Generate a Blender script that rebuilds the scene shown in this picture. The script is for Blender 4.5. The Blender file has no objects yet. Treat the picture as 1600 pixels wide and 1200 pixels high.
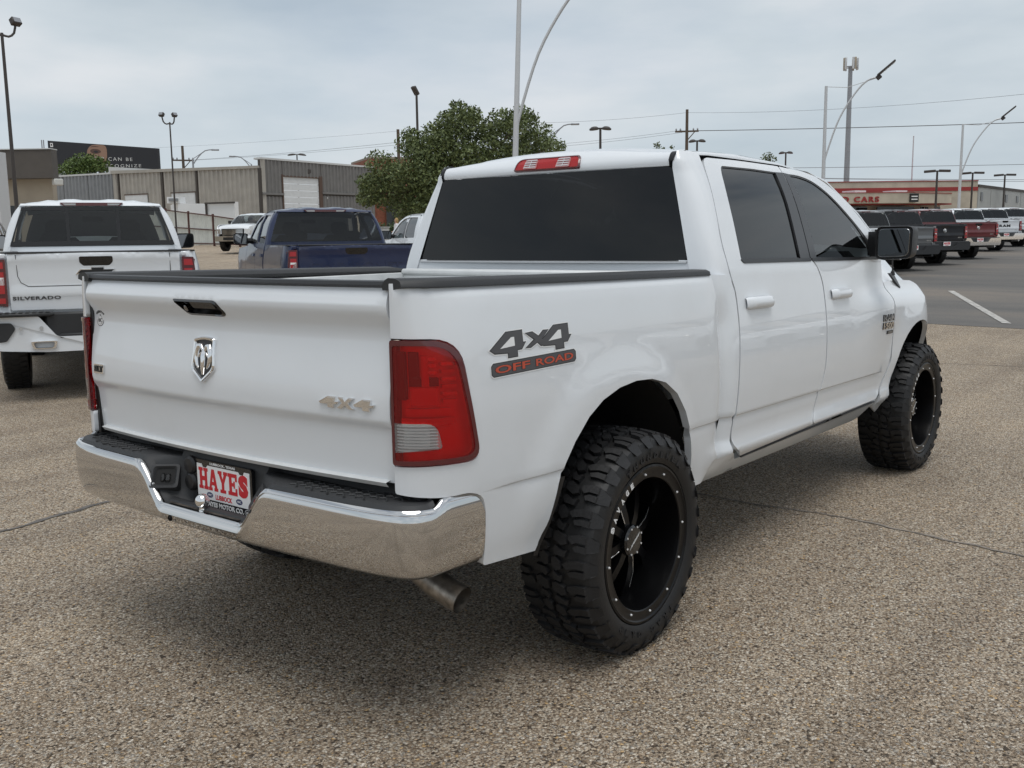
import bpy, bmesh, math, random
from mathutils import Vector, Matrix
from mathutils.geometry import delaunay_2d_cdt
R=math.radians
random.seed(7)
S=bpy.context.scene
COL=S.collection
# ------------------------------------------------------------------ camera, sky, sun, exposure
CAM=Vector((-3.0729,-2.8575,1.536)); YAW,PITCH,ROLL,FPX=.66539,.1468,-.01327,1524.78
_f=Vector((math.cos(YAW)*math.cos(PITCH),math.sin(YAW)*math.cos(PITCH),-math.sin(PITCH)))
_r=Vector((math.sin(YAW),-math.cos(YAW),0)); _u=_r.cross(_f)
CR=math.cos(ROLL)*_r+math.sin(ROLL)*_u; CU=-math.sin(ROLL)*_r+math.cos(ROLL)*_u; CF=_f
cd=bpy.data.cameras.new('camera'); cam=bpy.data.objects.new('camera',cd); COL.objects.link(cam)
cd.sensor_fit='HORIZONTAL'; cd.sensor_width=36; cd.lens=36*FPX/1600; cd.clip_start=.05; cd.clip_end=3000
M=Matrix((CR,CU,-CF)).transposed().to_4x4(); M.translation=CAM; cam.matrix_world=M
S.camera=cam
W=bpy.data.worlds.new('World'); S.world=W; W.use_nodes=True
SUN_EL,SUN_AZ=R(74),R(-125)      # azimuth of the sun as an angle from +x towards +y
def world():
    nt=W.node_tree; N=nt.nodes; L=nt.links; N.clear()
    out=N.new('ShaderNodeOutputWorld'); bg=N.new('ShaderNodeBackground'); bg.inputs[1].default_value=.1
    sky=N.new('ShaderNodeTexSky'); sky.sky_type='NISHITA'; sky.sun_disc=False
    sky.sun_elevation=SUN_EL; sky.sun_rotation=R(90)-SUN_AZ; sky.altitude=900; sky.dust_density=3; sky.air_density=1; sky.ozone_density=1
    tc=N.new('ShaderNodeTexCoord')
    mp=N.new('ShaderNodeMapping'); mp.inputs['Scale'].default_value=(1.3,1.3,4.2); mp.inputs['Location'].default_value=(.4,1.7,.3)
    n1=N.new('ShaderNodeTexNoise'); n1.inputs['Scale'].default_value=1.9; n1.inputs['Detail'].default_value=9; n1.inputs['Roughness'].default_value=.52; n1.inputs['Distortion'].default_value=.25
    n2=N.new('ShaderNodeTexNoise'); n2.inputs['Scale'].default_value=3.1; n2.inputs['Detail'].default_value=7; n2.inputs['Roughness'].default_value=.5
    mp2=N.new('ShaderNodeMapping'); mp2.inputs['Scale'].default_value=(1,1,3.4); mp2.inputs['Location'].default_value=(1.1,4.2,.3)
    L.new(tc.outputs['Generated'],mp.inputs[0]); L.new(mp.outputs[0],n1.inputs['Vector'])
    L.new(tc.outputs['Generated'],mp2.inputs[0]); L.new(mp2.outputs[0],n2.inputs['Vector'])
    cov=N.new('ShaderNodeValToRGB'); cov.color_ramp.elements[0].position=.30; cov.color_ramp.elements[0].color=(.72,.72,.72,1); cov.color_ramp.elements[1].position=.55; cov.color_ramp.elements[1].color=(.96,.96,.96,1)
    L.new(n1.outputs['Fac'],cov.inputs[0])
    cc=N.new('ShaderNodeValToRGB'); e=cc.color_ramp.elements; e[0].position=.32; e[0].color=(4.3,4.95,5.45,1); e[1].position=.68; e[1].color=(6.4,6.65,6.9,1)
    e=cc.color_ramp.elements.new(.5); e.color=(5.25,5.8,6.2,1)
    L.new(n2.outputs['Fac'],cc.inputs[0])
    # higher up the cloud layer is seen from below and shows its folds more strongly
    c3=N.new('ShaderNodeValToRGB'); e=c3.color_ramp.elements; e[0].position=.36; e[0].color=(2.9,3.3,3.7,1); e[1].position=.66; e[1].color=(7.6,7.8,8.0,1)
    L.new(n1.outputs['Fac'],c3.inputs[0]); sx=N.new('ShaderNodeSeparateXYZ'); L.new(tc.outputs['Generated'],sx.inputs[0])
    el=N.new('ShaderNodeMapRange'); el.interpolation_type='SMOOTHSTEP'; el.inputs[1].default_value=.16; el.inputs[2].default_value=.5; el.inputs[4].default_value=.8; L.new(sx.outputs[2],el.inputs[0])
    mc=N.new('ShaderNodeMix'); mc.data_type='RGBA'; L.new(el.outputs[0],mc.inputs['Factor']); L.new(cc.outputs[0],mc.inputs['A']); L.new(c3.outputs[0],mc.inputs['B'])
    mx=N.new('ShaderNodeMix'); mx.data_type='RGBA'
    L.new(cov.outputs[0],mx.inputs['Factor']); L.new(sky.outputs[0],mx.inputs['A']); L.new(mc.outputs['Result'],mx.inputs['B'])
    L.new(mx.outputs['Result'],bg.inputs[0]); L.new(bg.outputs[0],out.inputs[0])
world()
sd=bpy.data.lights.new('sun','SUN'); sd.energy=1.5; sd.angle=R(38); sd.color=(1,.985,.955)
sun=bpy.data.objects.new('sun',sd); COL.objects.link(sun)
sun.rotation_euler=Vector((-math.cos(SUN_EL)*math.cos(SUN_AZ),-math.cos(SUN_EL)*math.sin(SUN_AZ),-math.sin(SUN_EL))).to_track_quat('-Z','Y').to_euler()
vs=S.view_settings; vs.view_transform='Standard'; vs.look='None'; vs.exposure=.24; vs.gamma=1; vs.use_curve_mapping=False
S.cycles.max_bounces=8; S.cycles.transparent_max_bounces=12
# ------------------------------------------------------------------ materials
MT={}
def mat(name,col,rough=.5,metal=0,coat=0,spec=.5,trans=0,emit=None,bump=None,var=None,ior=1.5):
    """bump=(scale,strength,detail) noise relief; var=(scale,amount) colour variation"""
    m=bpy.data.materials.new(name); m.use_nodes=True; nt=m.node_tree; b=nt.nodes['Principled BSDF']
    b.inputs['Base Color'].default_value=(*col,1); b.inputs['Roughness'].default_value=rough; b.inputs['Metallic'].default_value=metal
    b.inputs['Coat Weight'].default_value=coat; b.inputs['Coat Roughness'].default_value=.02; b.inputs['Specular IOR Level'].default_value=spec
    b.inputs['IOR'].default_value=ior
    if trans: b.inputs['Transmission Weight'].default_value=trans
    if emit: b.inputs['Emission Color'].default_value=(*col,1); b.inputs['Emission Strength'].default_value=emit
    L=nt.links
    if bump or var:
        tc=nt.nodes.new('ShaderNodeTexCoord')
    if bump:
        n=nt.nodes.new('ShaderNodeTexNoise'); n.inputs['Scale'].default_value=bump[0]; n.inputs['Detail'].default_value=bump[2] if len(bump)>2 else 3
        L.new(tc.outputs['Object'],n.inputs['Vector'])
        bp=nt.nodes.new('ShaderNodeBump'); bp.inputs['Strength'].default_value=bump[1]; bp.inputs['Distance'].default_value=.01
        L.new(n.outputs['Fac'],bp.inputs['Height']); L.new(bp.outputs[0],b.inputs['Normal'])
    if var:
        n=nt.nodes.new('ShaderNodeTexNoise'); n.inputs['Scale'].default_value=var[0]; n.inputs['Detail'].default_value=6
        L.new(tc.outputs['Object'],n.inputs['Vector'])
        r=nt.nodes.new('ShaderNodeValToRGB'); a=var[1]
        r.color_ramp.elements[0].position=.3; r.color_ramp.elements[1].position=.7
        r.color_ramp.elements[0].color=(*[c*(1-a) for c in col],1); r.color_ramp.elements[1].color=(*[min(1,c*(1+a)) for c in col],1)
        L.new(n.outputs['Fac'],r.inputs[0]); L.new(r.outputs[0],b.inputs['Base Color'])
    MT[name]=m; return m
def tint_glass(name,tint,refl_rough=0.0):
    m=bpy.data.materials.new(name); m.use_nodes=True; nt=m.node_tree; N=nt.nodes; L=nt.links
    N.remove(N['Principled BSDF']); out=N['Material Output']
    t=N.new('ShaderNodeBsdfTransparent'); t.inputs[0].default_value=(*tint,1)
    g=N.new('ShaderNodeBsdfGlossy'); g.inputs['Roughness'].default_value=refl_rough; g.inputs['Color'].default_value=(1,1,1,1)
    fr=N.new('ShaderNodeFresnel'); fr.inputs[0].default_value=1.5
    mx=N.new('ShaderNodeMixShader'); L.new(fr.outputs[0],mx.inputs[0]); L.new(t.outputs[0],mx.inputs[1]); L.new(g.outputs[0],mx.inputs[2]); L.new(mx.outputs[0],out.inputs[0])
    MT[name]=m; return m
def paint(name,col,rough=.42,flake=0):
    """body paint: base coat with faint dust, clear coat on top"""
    m=mat(name,col,rough,metal=flake,coat=1.0,spec=.4)
    nt=m.node_tree; L=nt.links; b=nt.nodes['Principled BSDF']
    tc=nt.nodes.new('ShaderNodeTexCoord'); n=nt.nodes.new('ShaderNodeTexNoise'); n.inputs['Scale'].default_value=6; n.inputs['Detail'].default_value=8
    L.new(tc.outputs['Object'],n.inputs['Vector'])
    mr=nt.nodes.new('ShaderNodeMapRange'); mr.inputs[1].default_value=.35; mr.inputs[2].default_value=.8; mr.inputs[3].default_value=.008; mr.inputs[4].default_value=.05
    L.new(n.outputs['Fac'],mr.inputs[0]); L.new(mr.outputs[0],b.inputs['Coat Roughness'])
    # thin film of road dust, in drifts
    n2=nt.nodes.new('ShaderNodeTexNoise'); n2.inputs['Scale'].default_value=2.2; n2.inputs['Detail'].default_value=9; n2.inputs['Roughness'].default_value=.62; L.new(tc.outputs['Object'],n2.inputs['Vector'])
    r=nt.nodes.new('ShaderNodeMapRange'); r.inputs[1].default_value=.48; r.inputs[2].default_value=.80; r.inputs[4].default_value=.10; L.new(n2.outputs['Fac'],r.inputs[0])
    mx=nt.nodes.new('ShaderNodeMix'); mx.data_type='RGBA'; mx.inputs['A'].default_value=(*col,1); mx.inputs['B'].default_value=(.36,.31,.25,1); L.new(r.outputs[0],mx.inputs['Factor']); L.new(mx.outputs['Result'],b.inputs['Base Color'])
    return m
paint('white_paint',(.74,.77,.80)); paint('blue_paint',(.008,.018,.065),.4); paint('red_paint',(.13,.006,.010),.4)
paint('navy_paint',(.005,.006,.010),.5); paint('grey_paint',(.16,.165,.17),.35,.5); paint('silver_paint',(.5,.51,.52),.35,.5); paint('steelblue_paint',(.03,.06,.12),.35,.4)
paint('black_paint',(.008,.008,.009))
for _n,_c in (('navy_paint',.35),('blue_paint',.6)): MT[_n].node_tree.nodes['Principled BSDF'].inputs['Coat Weight'].default_value=_c
mat('chrome',(.86,.86,.86),.045,1); mat('dark_chrome',(.25,.25,.26),.12,1)
mat('chrome_bumper',(.66,.66,.66),.018,1,bump=(5,.03,1))
mat('black_plastic',(.022,.023,.025),.5,bump=(500,.15)); mat('gloss_black',(.006,.006,.007),.12,coat=.6); mat('trim_black',(.012,.012,.013),.35)
mat('pillar_black',(.028,.029,.032),.32)
mat('rubber',(.010,.010,.011),.6,bump=(90,.15),var=(9,.35)); mat('rubber_side',(.008,.008,.0085),.55,bump=(150,.1)); mat('wheel_black',(.0035,.0035,.004),.3,coat=.08,spec=.25)
mat('under_black',(.008,.008,.008),.8); mat('rust_metal',(.09,.075,.06),.55,.7,var=(30,.5)); mat('exhaust',(.30,.27,.235),.42,.9,var=(40,.35))
mat('step_pad',(.028,.029,.031),.55,bump=(600,.2)); mat('dusty_plastic',(.05,.042,.034),.8,var=(22,.7))
mat('bed_white',(.66,.675,.675),.45,var=(12,.06))
mat('alloy',(.5,.5,.5),.3,.9); mat('seat_fabric',(.03,.03,.032),.9); mat('interior',(.02,.02,.021),.8)
mat('red_reflector',(.95,.10,.10),.3,coat=1); mat('lamp_red',(.42,.010,.016),.25,coat=1); mat('dark_red',(.09,.006,.010),.25,coat=1); mat('silver_reflector',(.75,.75,.75),.22,.85); mat('bulb_dark',(.03,.01,.01),.4)
mat('white_reflector',(.86,.86,.86),.3)
tint_glass('red_lens',(.80,.03,.035)); tint_glass('clear_lens',(.88,.88,.88)); tint_glass('tail_red',(.90,.04,.05))
def _glow(n,col,k):
    nt=MT[n].node_tree; N=nt.nodes; L=nt.links; out=N['Material Output']; src=[x for x in N if x.type=='MIX_SHADER'][0]
    t=[x for x in N if x.type=='BSDF_TRANSPARENT'][0]; d=N.new('ShaderNodeBsdfDiffuse'); d.inputs[0].default_value=(*col,1); m2=N.new('ShaderNodeMixShader'); m2.inputs[0].default_value=k
    L.new(t.outputs[0],m2.inputs[1]); L.new(d.outputs[0],m2.inputs[2]); L.new(m2.outputs[0],src.inputs[1])
tint_glass('reverse_lens',(.9,.9,.9)); _glow('reverse_lens',(.85,.84,.83),.16); _glow('tail_red',(.80,.003,.012),.15); _glow('red_lens',(.6,.008,.012),.45)
tint_glass('limo_glass',(.012,.012,.013)); tint_glass('tint_glass',(.10,.105,.11)); tint_glass('mid_glass',(.26,.28,.28)); tint_glass('clear_glass',(.72,.78,.76)); 
mat('mirror_glass',(.26,.27,.28),.02,1)
mat('print_red',(.55,.012,.022),.4); mat('print_white',(.8,.8,.8),.4); mat('print_black',(.012,.012,.013),.4); mat('print_navy',(.03,.04,.12),.4)
mat('decal_grey',(.075,.075,.08),.45); mat('decal_red',(.50,.075,.035),.45); mat('decal_white',(.8,.81,.81),.4); mat('decal_line',(.02,.02,.022),.45)
mat('cargo_clear',(.50,.22,.22),.25,coat=1); mat('white_dot',(.8,.8,.8),.35,.2)
# ------------------------------------------------------------------ mesh helpers
def tag(o,label=None,cat=None,group=None,kind=None):
    if label: o['label']=label
    if cat: o['category']=cat
    if group: o['group']=group
    if kind: o['kind']=kind
    return o
def empty(name,label,cat,loc=(0,0,0),rz=0,group=None):
    o=bpy.data.objects.new(name,None); COL.objects.link(o); o.location=loc; o.rotation_euler=(0,0,rz); o.empty_display_size=.2
    return tag(o,label,cat,group)
def link(name,me,parent=None,label=None):
    o=bpy.data.objects.new(name,me); COL.objects.link(o)
    if parent is not None: o.parent=parent
    if label: o['label']=label
    return o
class MB:
    def __init__(s): s.v=[]; s.f=[]; s.m=[]
    def add(s,vs,fs,mi=0,flip=False):
        o=len(s.v); s.v+= [tuple(p) for p in vs]
        for f in fs:
            f=[i+o for i in f]; s.f.append(f[::-1] if flip else f); s.m.append(mi)
    def box(s,x0,x1,y0,y1,z0,z1,b=0,mi=0,X=None):
        if b<=0:
            vs=[(x,y,z) for x in(x0,x1) for y in(y0,y1) for z in(z0,z1)]
            fs=[(0,1,3,2),(4,6,7,5),(0,4,5,1),(2,3,7,6),(0,2,6,4),(1,5,7,3)]
        else:
            b=min(b,abs(x1-x0)*.49,abs(y1-y0)*.49,abs(z1-z0)*.49)
            vs=[];ix={}
            for a,x in((0,x0),(1,x1)):
                for c,y in((0,y0),(1,y1)):
                    for d,z in((0,z0),(1,z1)):
                        sx,sy,sz=(b if a==0 else -b),(b if c==0 else -b),(b if d==0 else -b)
                        for k,p in enumerate(((x,y+sy,z+sz),(x+sx,y,z+sz),(x+sx,y+sy,z))):
                            ix[a,c,d,k]=len(vs); vs.append(p)
            fs=[]
            g=lambda a,c,d,k: ix[a,c,d,k]
            fs+=[(g(0,0,0,0),g(0,0,1,0),g(0,1,1,0),g(0,1,0,0)),(g(1,0,0,0),g(1,1,0,0),g(1,1,1,0),g(1,0,1,0))]
            fs+=[(g(0,0,0,1),g(1,0,0,1),g(1,0,1,1),g(0,0,1,1)),(g(0,1,0,1),g(0,1,1,1),g(1,1,1,1),g(1,1,0,1))]
            fs+=[(g(0,0,0,2),g(0,1,0,2),g(1,1,0,2),g(1,0,0,2)),(g(0,0,1,2),g(1,0,1,2),g(1,1,1,2),g(0,1,1,2))]
            for c in(0,1):
                for d in(0,1): fs.append((g(0,c,d,1),g(1,c,d,1),g(1,c,d,2),g(0,c,d,2)))
            for a in(0,1):
                for d in(0,1): fs.append((g(a,0,d,0),g(a,1,d,0),g(a,1,d,2),g(a,0,d,2)))
            for a in(0,1):
                for c in(0,1): fs.append((g(a,c,0,0),g(a,c,1,0),g(a,c,1,1),g(a,c,0,1)))
            for a in(0,1):
                for c in(0,1):
                    for d in(0,1): fs.append((g(a,c,d,0),g(a,c,d,1),g(a,c,d,2)))
        if X: vs=[X@Vector(p) for p in vs]
        s.add(vs,fs,mi); return s
    def loft(s,rings,closed=True,cap=True,mi=0):
        n=len(rings[0]); vs=[p for r in rings for p in r]; fs=[]
        for i in range(len(rings)-1):
            for j in range(n if closed else n-1):
                a,b=i*n+j,i*n+(j+1)%n; fs.append((a,b,b+n,a+n))
        if cap and closed: fs.append(tuple(range(n))[::-1]); fs.append(tuple(range((len(rings)-1)*n,len(rings)*n)))
        s.add(vs,fs,mi); return s
    def grid(s,rows,mi=0): return s.loft(rows,closed=False,cap=False,mi=mi)
    def tube(s,path,r,n=8,cap=True,mi=0):
        P=[Vector(p) for p in path]; rings=[]; k=len(P)
        rr=r if isinstance(r,(list,tuple)) else [r]*k
        ref=None
        for i in range(k):
            t=(P[min(i+1,k-1)]-P[max(i-1,0)]).normalized()
            if ref is None:
                ref=Vector((0,0,1)) if abs(t.z)<.9 else Vector((1,0,0))
            a=(ref-t*ref.dot(t)).normalized(); b=t.cross(a); ref=a
            rings.append([P[i]+rr[i]*(math.cos(2*math.pi*j/n)*a+math.sin(2*math.pi*j/n)*b) for j in range(n)])
        return s.loft(rings,True,cap,mi)
    def lathe(s,prof,n=32,axis='y',c=(0,0,0),closed=False,mi=0):
        """prof: list of (axial, radius)"""
        rings=[]
        for (a,r) in prof:
            ring=[]
            for j in range(n):
                t=2*math.pi*j/n; u,w=r*math.cos(t),r*math.sin(t)
                ring.append((c[0]+u,c[1]+a,c[2]+w) if axis=='y' else ((c[0]+u,c[1]+w,c[2]+a) if axis=='z' else (c[0]+a,c[1]+u,c[2]+w)))
            rings.append(ring)
        return s.loft(rings,True,False,mi) if not closed else s.loft(rings+[rings[0]],True,False,mi)
    def prism(s,poly,fn,d0,d1,mi=0,mside=None):
        """poly 2D; fn(u,v,d)->3D"""
        n=len(poly); vs=[fn(u,v,d0) for u,v in poly]+[fn(u,v,d1) for u,v in poly]
        s.add(vs,[tuple(range(n))[::-1],tuple(range(n,2*n))],mi)
        s.add(vs,[(i,(i+1)%n,n+(i+1)%n,n+i) for i in range(n)],mi if mside is None else mside); return s
    def build(s,name,mats,parent=None,label=None,angle=38,smooth=True,fix=True):
        me=bpy.data.meshes.new(name); me.from_pydata(s.v,[],s.f)
        if not isinstance(mats,(list,tuple)): mats=[mats]
        for m in mats: me.materials.append(MT[m] if isinstance(m,str) else m)
        me.polygons.foreach_set('material_index',s.m)
        if fix:
            b=bmesh.new(); b.from_mesh(me); bmesh.ops.recalc_face_normals(b,faces=b.faces); b.to_mesh(me); b.free()
        if smooth:
            me.polygons.foreach_set('use_smooth',[True]*len(s.f)); me.set_sharp_from_angle(angle=R(angle))
        me.update()
        return link(name,me,parent,label)
def yrev(p): return (p[0],-p[1],p[2])
def resamp(pts,step,closed=True):
    out=[]; n=len(pts)
    for i in range(n if closed else n-1):
        a,b=pts[i],pts[(i+1)%n]; d=math.dist(a,b); k=max(1,math.ceil(d/step))
        for j in range(k): t=j/k; out.append((a[0]+(b[0]-a[0])*t,a[1]+(b[1]-a[1])*t))
    if not closed: out.append(pts[-1])
    return out
def smoothpoly(pts,rad=.02,n=4,keep=()):
    """round the corners of a closed polygon; a point may carry its own radius as third value"""
    out=[]; k=len(pts)
    for i in range(k):
        p=Vector(pts[i][:2]); a=Vector(pts[i-1][:2]); b=Vector(pts[(i+1)%k][:2])
        r=pts[i][2] if len(pts[i])>2 else rad
        la,lb=(a-p).length,(b-p).length; q=min(r,la*.48,lb*.48)
        if q<1e-5: out.append((p.x,p.y)); continue
        p0=p+(a-p)/la*q; p1=p+(b-p)/lb*q
        for j in range(n+1):
            t=j/n; w=(1-t)**2*p0+2*t*(1-t)*p+t*t*p1; out.append((w.x,w.y))
    return out
def chaikin(pts,it=2):
    for _ in range(it):
        o=[]
        for i in range(len(pts)):
            a,b=pts[i],pts[(i+1)%len(pts)]
            o+= [(a[0]*.75+b[0]*.25,a[1]*.75+b[1]*.25),(a[0]*.25+b[0]*.75,a[1]*.25+b[1]*.75)]
        pts=o
    return pts
def inside(p,poly):
    x,y=p; c=False; n=len(poly); j=n-1
    for i in range(n):
        xi,yi=poly[i]; xj,yj=poly[j]
        if (yi>y)!=(yj>y) and x<(xj-xi)*(y-yi)/(yj-yi)+xi: c=not c
        j=i
    return c
def panel(name,outline,P,mats,parent,step=.04,thick=.018,holes=(),off=0,flip=False,label=None,bstep=None,mir=False,zs=(),analytic=True):
    """sheet metal panel: outline (and holes) in (s,z) laid on the surface P, edges turned in by `thick`"""
    bs=bstep or step
    loops=[resamp(outline,bs)]+[resamp(h,bs) for h in holes]
    co=[];ed=[]
    for lp in loops:
        o=len(co); co+=lp; ed+=[(o+i,o+(i+1)%len(lp)) for i in range(len(lp))]
    nb=len(co)
    xs=[p[0] for p in loops[0]]; ys=[p[1] for p in loops[0]]
    x0,x1,y0,y1=min(xs),max(xs),min(ys),max(ys)
    yy=sorted(set([y0+step*(j+.5) for j in range(int((y1-y0)/step)+1)]+list(zs)))
    for j,y in enumerate(yy):
        for i in range(int((x1-x0)/step)+1):
            p=(x0+step*(i+.5),y)
            if inside(p,loops[0]) and not any(inside(p,h) for h in loops[1:]):
                if min((p[0]-q[0])**2+(p[1]-q[1])**2 for q in co[:nb])>(.3*min(step,bs))**2: co.append(p)
    vo,_,fo,ov,_,_=delaunay_2d_cdt([Vector(c) for c in co],ed,[],0,1e-6)
    idx=[o[0] if o else -1 for o in ov]
    pts=[(v.x,v.y) for v in vo]
    fs=[]
    for f in fo:
        c=(sum(pts[i][0] for i in f)/3,sum(pts[i][1] for i in f)/3)
        if inside(c,loops[0]) and not any(inside(c,h) for h in loops[1:]): fs.append(tuple(f))
    e=2e-3
    V=[];NN=[]
    for (s,z) in pts:
        p=Vector(P(s,z)); a=Vector(P(s+e,z))-Vector(P(s-e,z)); b=Vector(P(s,z+e))-Vector(P(s,z-e))
        n=a.cross(b); 
        if n.length<1e-12: n=Vector((0,-1,0))
        n.normalize()
        if flip: n=-n
        V.append(p+n*off); NN.append(n)
    # orient faces with normals
    F=[]
    for f in fs:
        n=(V[f[1]]-V[f[0]]).cross(V[f[2]]-V[f[0]])
        F.append(f if n.dot(NN[f[0]])>=0 else f[::-1])
    # boundary edges
    cnt={}
    for f in F:
        for i in range(3):
            a,b=f[i],f[(i+1)%3]; cnt[(a,b)]=cnt.get((a,b),0)+1
    bnd=[(a,b) for (a,b) in cnt if (b,a) not in cnt]
    n0=len(V); top={};bot={}
    for a,b in bnd:
        t=(V[b]-V[a]); m=t.cross(NN[a]); 
        if m.length>1e-12: m.normalize()
        for i in(a,b):
            if i not in top:
                top[i]=len(V); V.append(V[i].copy()); NN.append(m.copy())
                bot[i]=len(V); V.append(V[i]-NN[i]*thick); NN.append(m.copy())
            else: NN[top[i]]=NN[top[i]]+m; NN[bot[i]]=NN[bot[i]]+m
    for a,b in bnd: F.append((top[b],top[a],bot[a])); F.append((top[b],bot[a],bot[b]))
    if mir:
        V=[Vector((v.x,-v.y,v.z)) for v in V]; NN=[Vector((v.x,-v.y,v.z)) for v in NN]; F=[f[::-1] for f in F]
    me=bpy.data.meshes.new(name); me.from_pydata(V,[],F)
    for m in (mats if isinstance(mats,(list,tuple)) else [mats]): me.materials.append(MT[m])
    me.polygons.foreach_set('use_smooth',[True]*len(F))
    me.normals_split_custom_set_from_vertices([n.normalized() if n.length>1e-9 else Vector((0,0,1)) for n in NN])
    me.update()
    return link(name,me,parent,label)
# lettering: flat outlines of the built-in font, cached as triangulated 2D shapes
_TX={}
def text2d(s,bold=0,res=3,space=1.0):
    k=(s,bold,space)
    if k in _TX: return _TX[k]
    c=bpy.data.curves.new('t','FONT'); c.body=s; c.size=1; c.resolution_u=res; c.offset=bold; c.space_character=space; c.fill_mode='FRONT'
    o=bpy.data.objects.new('t',c); COL.objects.link(o)
    dg=bpy.context.evaluated_depsgraph_get(); dg.update()
    me=bpy.data.meshes.new_from_object(o.evaluated_get(dg)); 
    b=bmesh.new(); b.from_mesh(me); bmesh.ops.triangulate(b,faces=b.faces); bmesh.ops.remove_doubles(b,verts=b.verts,dist=1e-5)
    vs=[(v.co.x,v.co.y) for v in b.verts]; b.verts.index_update(); fs=[tuple(v.index for v in f.verts) for f in b.faces]
    b.free(); bpy.data.meshes.remove(me); bpy.data.objects.remove(o); bpy.data.curves.remove(c)
    xs=[v[0] for v in vs]; ys=[v[1] for v in vs]; x0,x1,y0,y1=min(xs),max(xs),min(ys),max(ys)
    vs=[((x-x0)/(x1-x0),(y-y0)/(y1-y0)) for x,y in vs]
    _TX[k]=(vs,fs,(x1-x0)/(y1-y0)); return _TX[k]
def letter(mb,s,fn,u0,u1,v0,v1,d0,d1,mi=0,bold=0,slant=0,space=1.0,mside=None):
    """text stretched to the (u,v) rectangle, thick from d0 to d1 along the surface normal; fn(u,v,d)->3D"""
    vs,fs,_=text2d(s,bold,space=space); n=len(vs)
    q=[(u0+(u1-u0)*x+slant*(v1-v0)*(y-.5),v0+(v1-v0)*y) for x,y in vs]
    mb.add([fn(u,v,d1) for u,v in q],fs,mi)
    cnt=set()
    for f in fs:
        for i in range(3): cnt.add((f[i],f[(i+1)%3]))
    V=[fn(u,v,d0) for u,v in q]+[fn(u,v,d1) for u,v in q]
    mb.add(V,[(a,b,b+n,a+n) for a,b in cnt if (b,a) not in cnt],mi if mside is None else mside)
# points surveyed along sight lines from where the photograph was taken
FWD=Vector((math.cos(YAW),math.sin(YAW),0))
def hgt(x,y):
    d=(x-CAM.x)*FWD.x+(y-CAM.y)*FWD.y
    t=min(d,66)-12
    return 0 if t<=-3 else (.0262*(t+3)**2/12 if t<3 else .0262*t)
def at(u,v,dep): return CAM+dep*(CF+CR*((u-800)/FPX)-CU*((v-600)/FPX))
def base(u,dep):
    """ground point seen in column u at depth dep"""
    p=at(u,380,dep); return Vector((p.x,p.y,hgt(p.x,p.y)))

def cat(P,t):
    n=len(P)-1; i=min(int(t),n-1); f=t-i
    p0,p1,p2,p3=[Vector(P[max(0,min(n,k))]) for k in (i-1,i,i+1,i+2)]
    return .5*((2*p1)+(p2-p0)*f+(2*p0-5*p1+4*p2-p3)*f*f+(3*p1-p0-3*p2+p3)*f**3)
def copytree(o,parent=None,keep=None):
    c=o.copy(); COL.objects.link(c)
    if parent is not None: c.parent=parent
    for ch in o.children: copytree(ch,c)
    return c
# ------------------------------------------------------------------ the lifted pickup: its surfaces
def pchip(pts):
    xs=[p[0] for p in pts]; ys=[p[1] for p in pts]; n=len(xs)
    h=[xs[i+1]-xs[i] for i in range(n-1)]; d=[(ys[i+1]-ys[i])/h[i] for i in range(n-1)]
    m=[d[0]]+[0 if d[i-1]*d[i]<=0 else 2*d[i-1]*d[i]/(d[i-1]+d[i]) for i in range(1,n-1)]+[d[-1]]
    def f(x):
        if x<=xs[0]: return ys[0]+m[0]*(x-xs[0])
        if x>=xs[-1]: return ys[-1]+m[-1]*(x-xs[-1])
        lo,hi=0,n-1
        while hi-lo>1:
            k=(lo+hi)//2
            if xs[k]<=x: lo=k
            else: hi=k
        t=(x-xs[lo])/h[lo]
        return (ys[lo]*(1+2*t)*(1-t)**2+h[lo]*m[lo]*t*(1-t)**2+ys[lo+1]*t*t*(3-2*t)+h[lo]*m[lo+1]*t*t*(t-1))
    return f
def sm(a,b,x):
    t=min(1,max(0,(x-a)/(b-a))); return t*t*(3-2*t)
RK=.0165
DLOW=pchip([(.44,.88),(.50,.935),(.555,.968),(.575,.985),(.60,.998),(.622,.994),(.66,.984),(.70,.986),(.74,.992),(.78,.996),(.9,1.007)])
BLOW=pchip([(.44,.955),(.52,.968),(.6,.982),(.7,.992),(.78,.998),(.9,1.005)])
DUP=pchip([(.70,.996),(.766,1.002),(.9,1.007),(1.0,1.005),(1.1,.998),(1.2,.986),(1.3,.972),(1.36,.963),(1.40,.957),(1.43,.949),(1.445,.945),(1.55,.908),(1.65,.870),(1.75,.828),(1.85,.775),(1.90,.745),(1.94,.715)])
BUP=pchip([(.70,.996),(.766,1.0),(.9,1.004),(1.0,1.005),(1.1,1.001),(1.2,.994),(1.3,.981),(1.36,.970),(1.388,.958),(1.402,.938)])
RC=(0.0,.53); FC=(3.585,.53)
def arch(cx,cz,R,x,z,amp,wd):
    r=math.hypot(x-cx,z-cz)
    d=r-R
    if z<.55: pass
    return amp*(1-sm(0,wd,d)) if d>-.2 else amp
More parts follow.
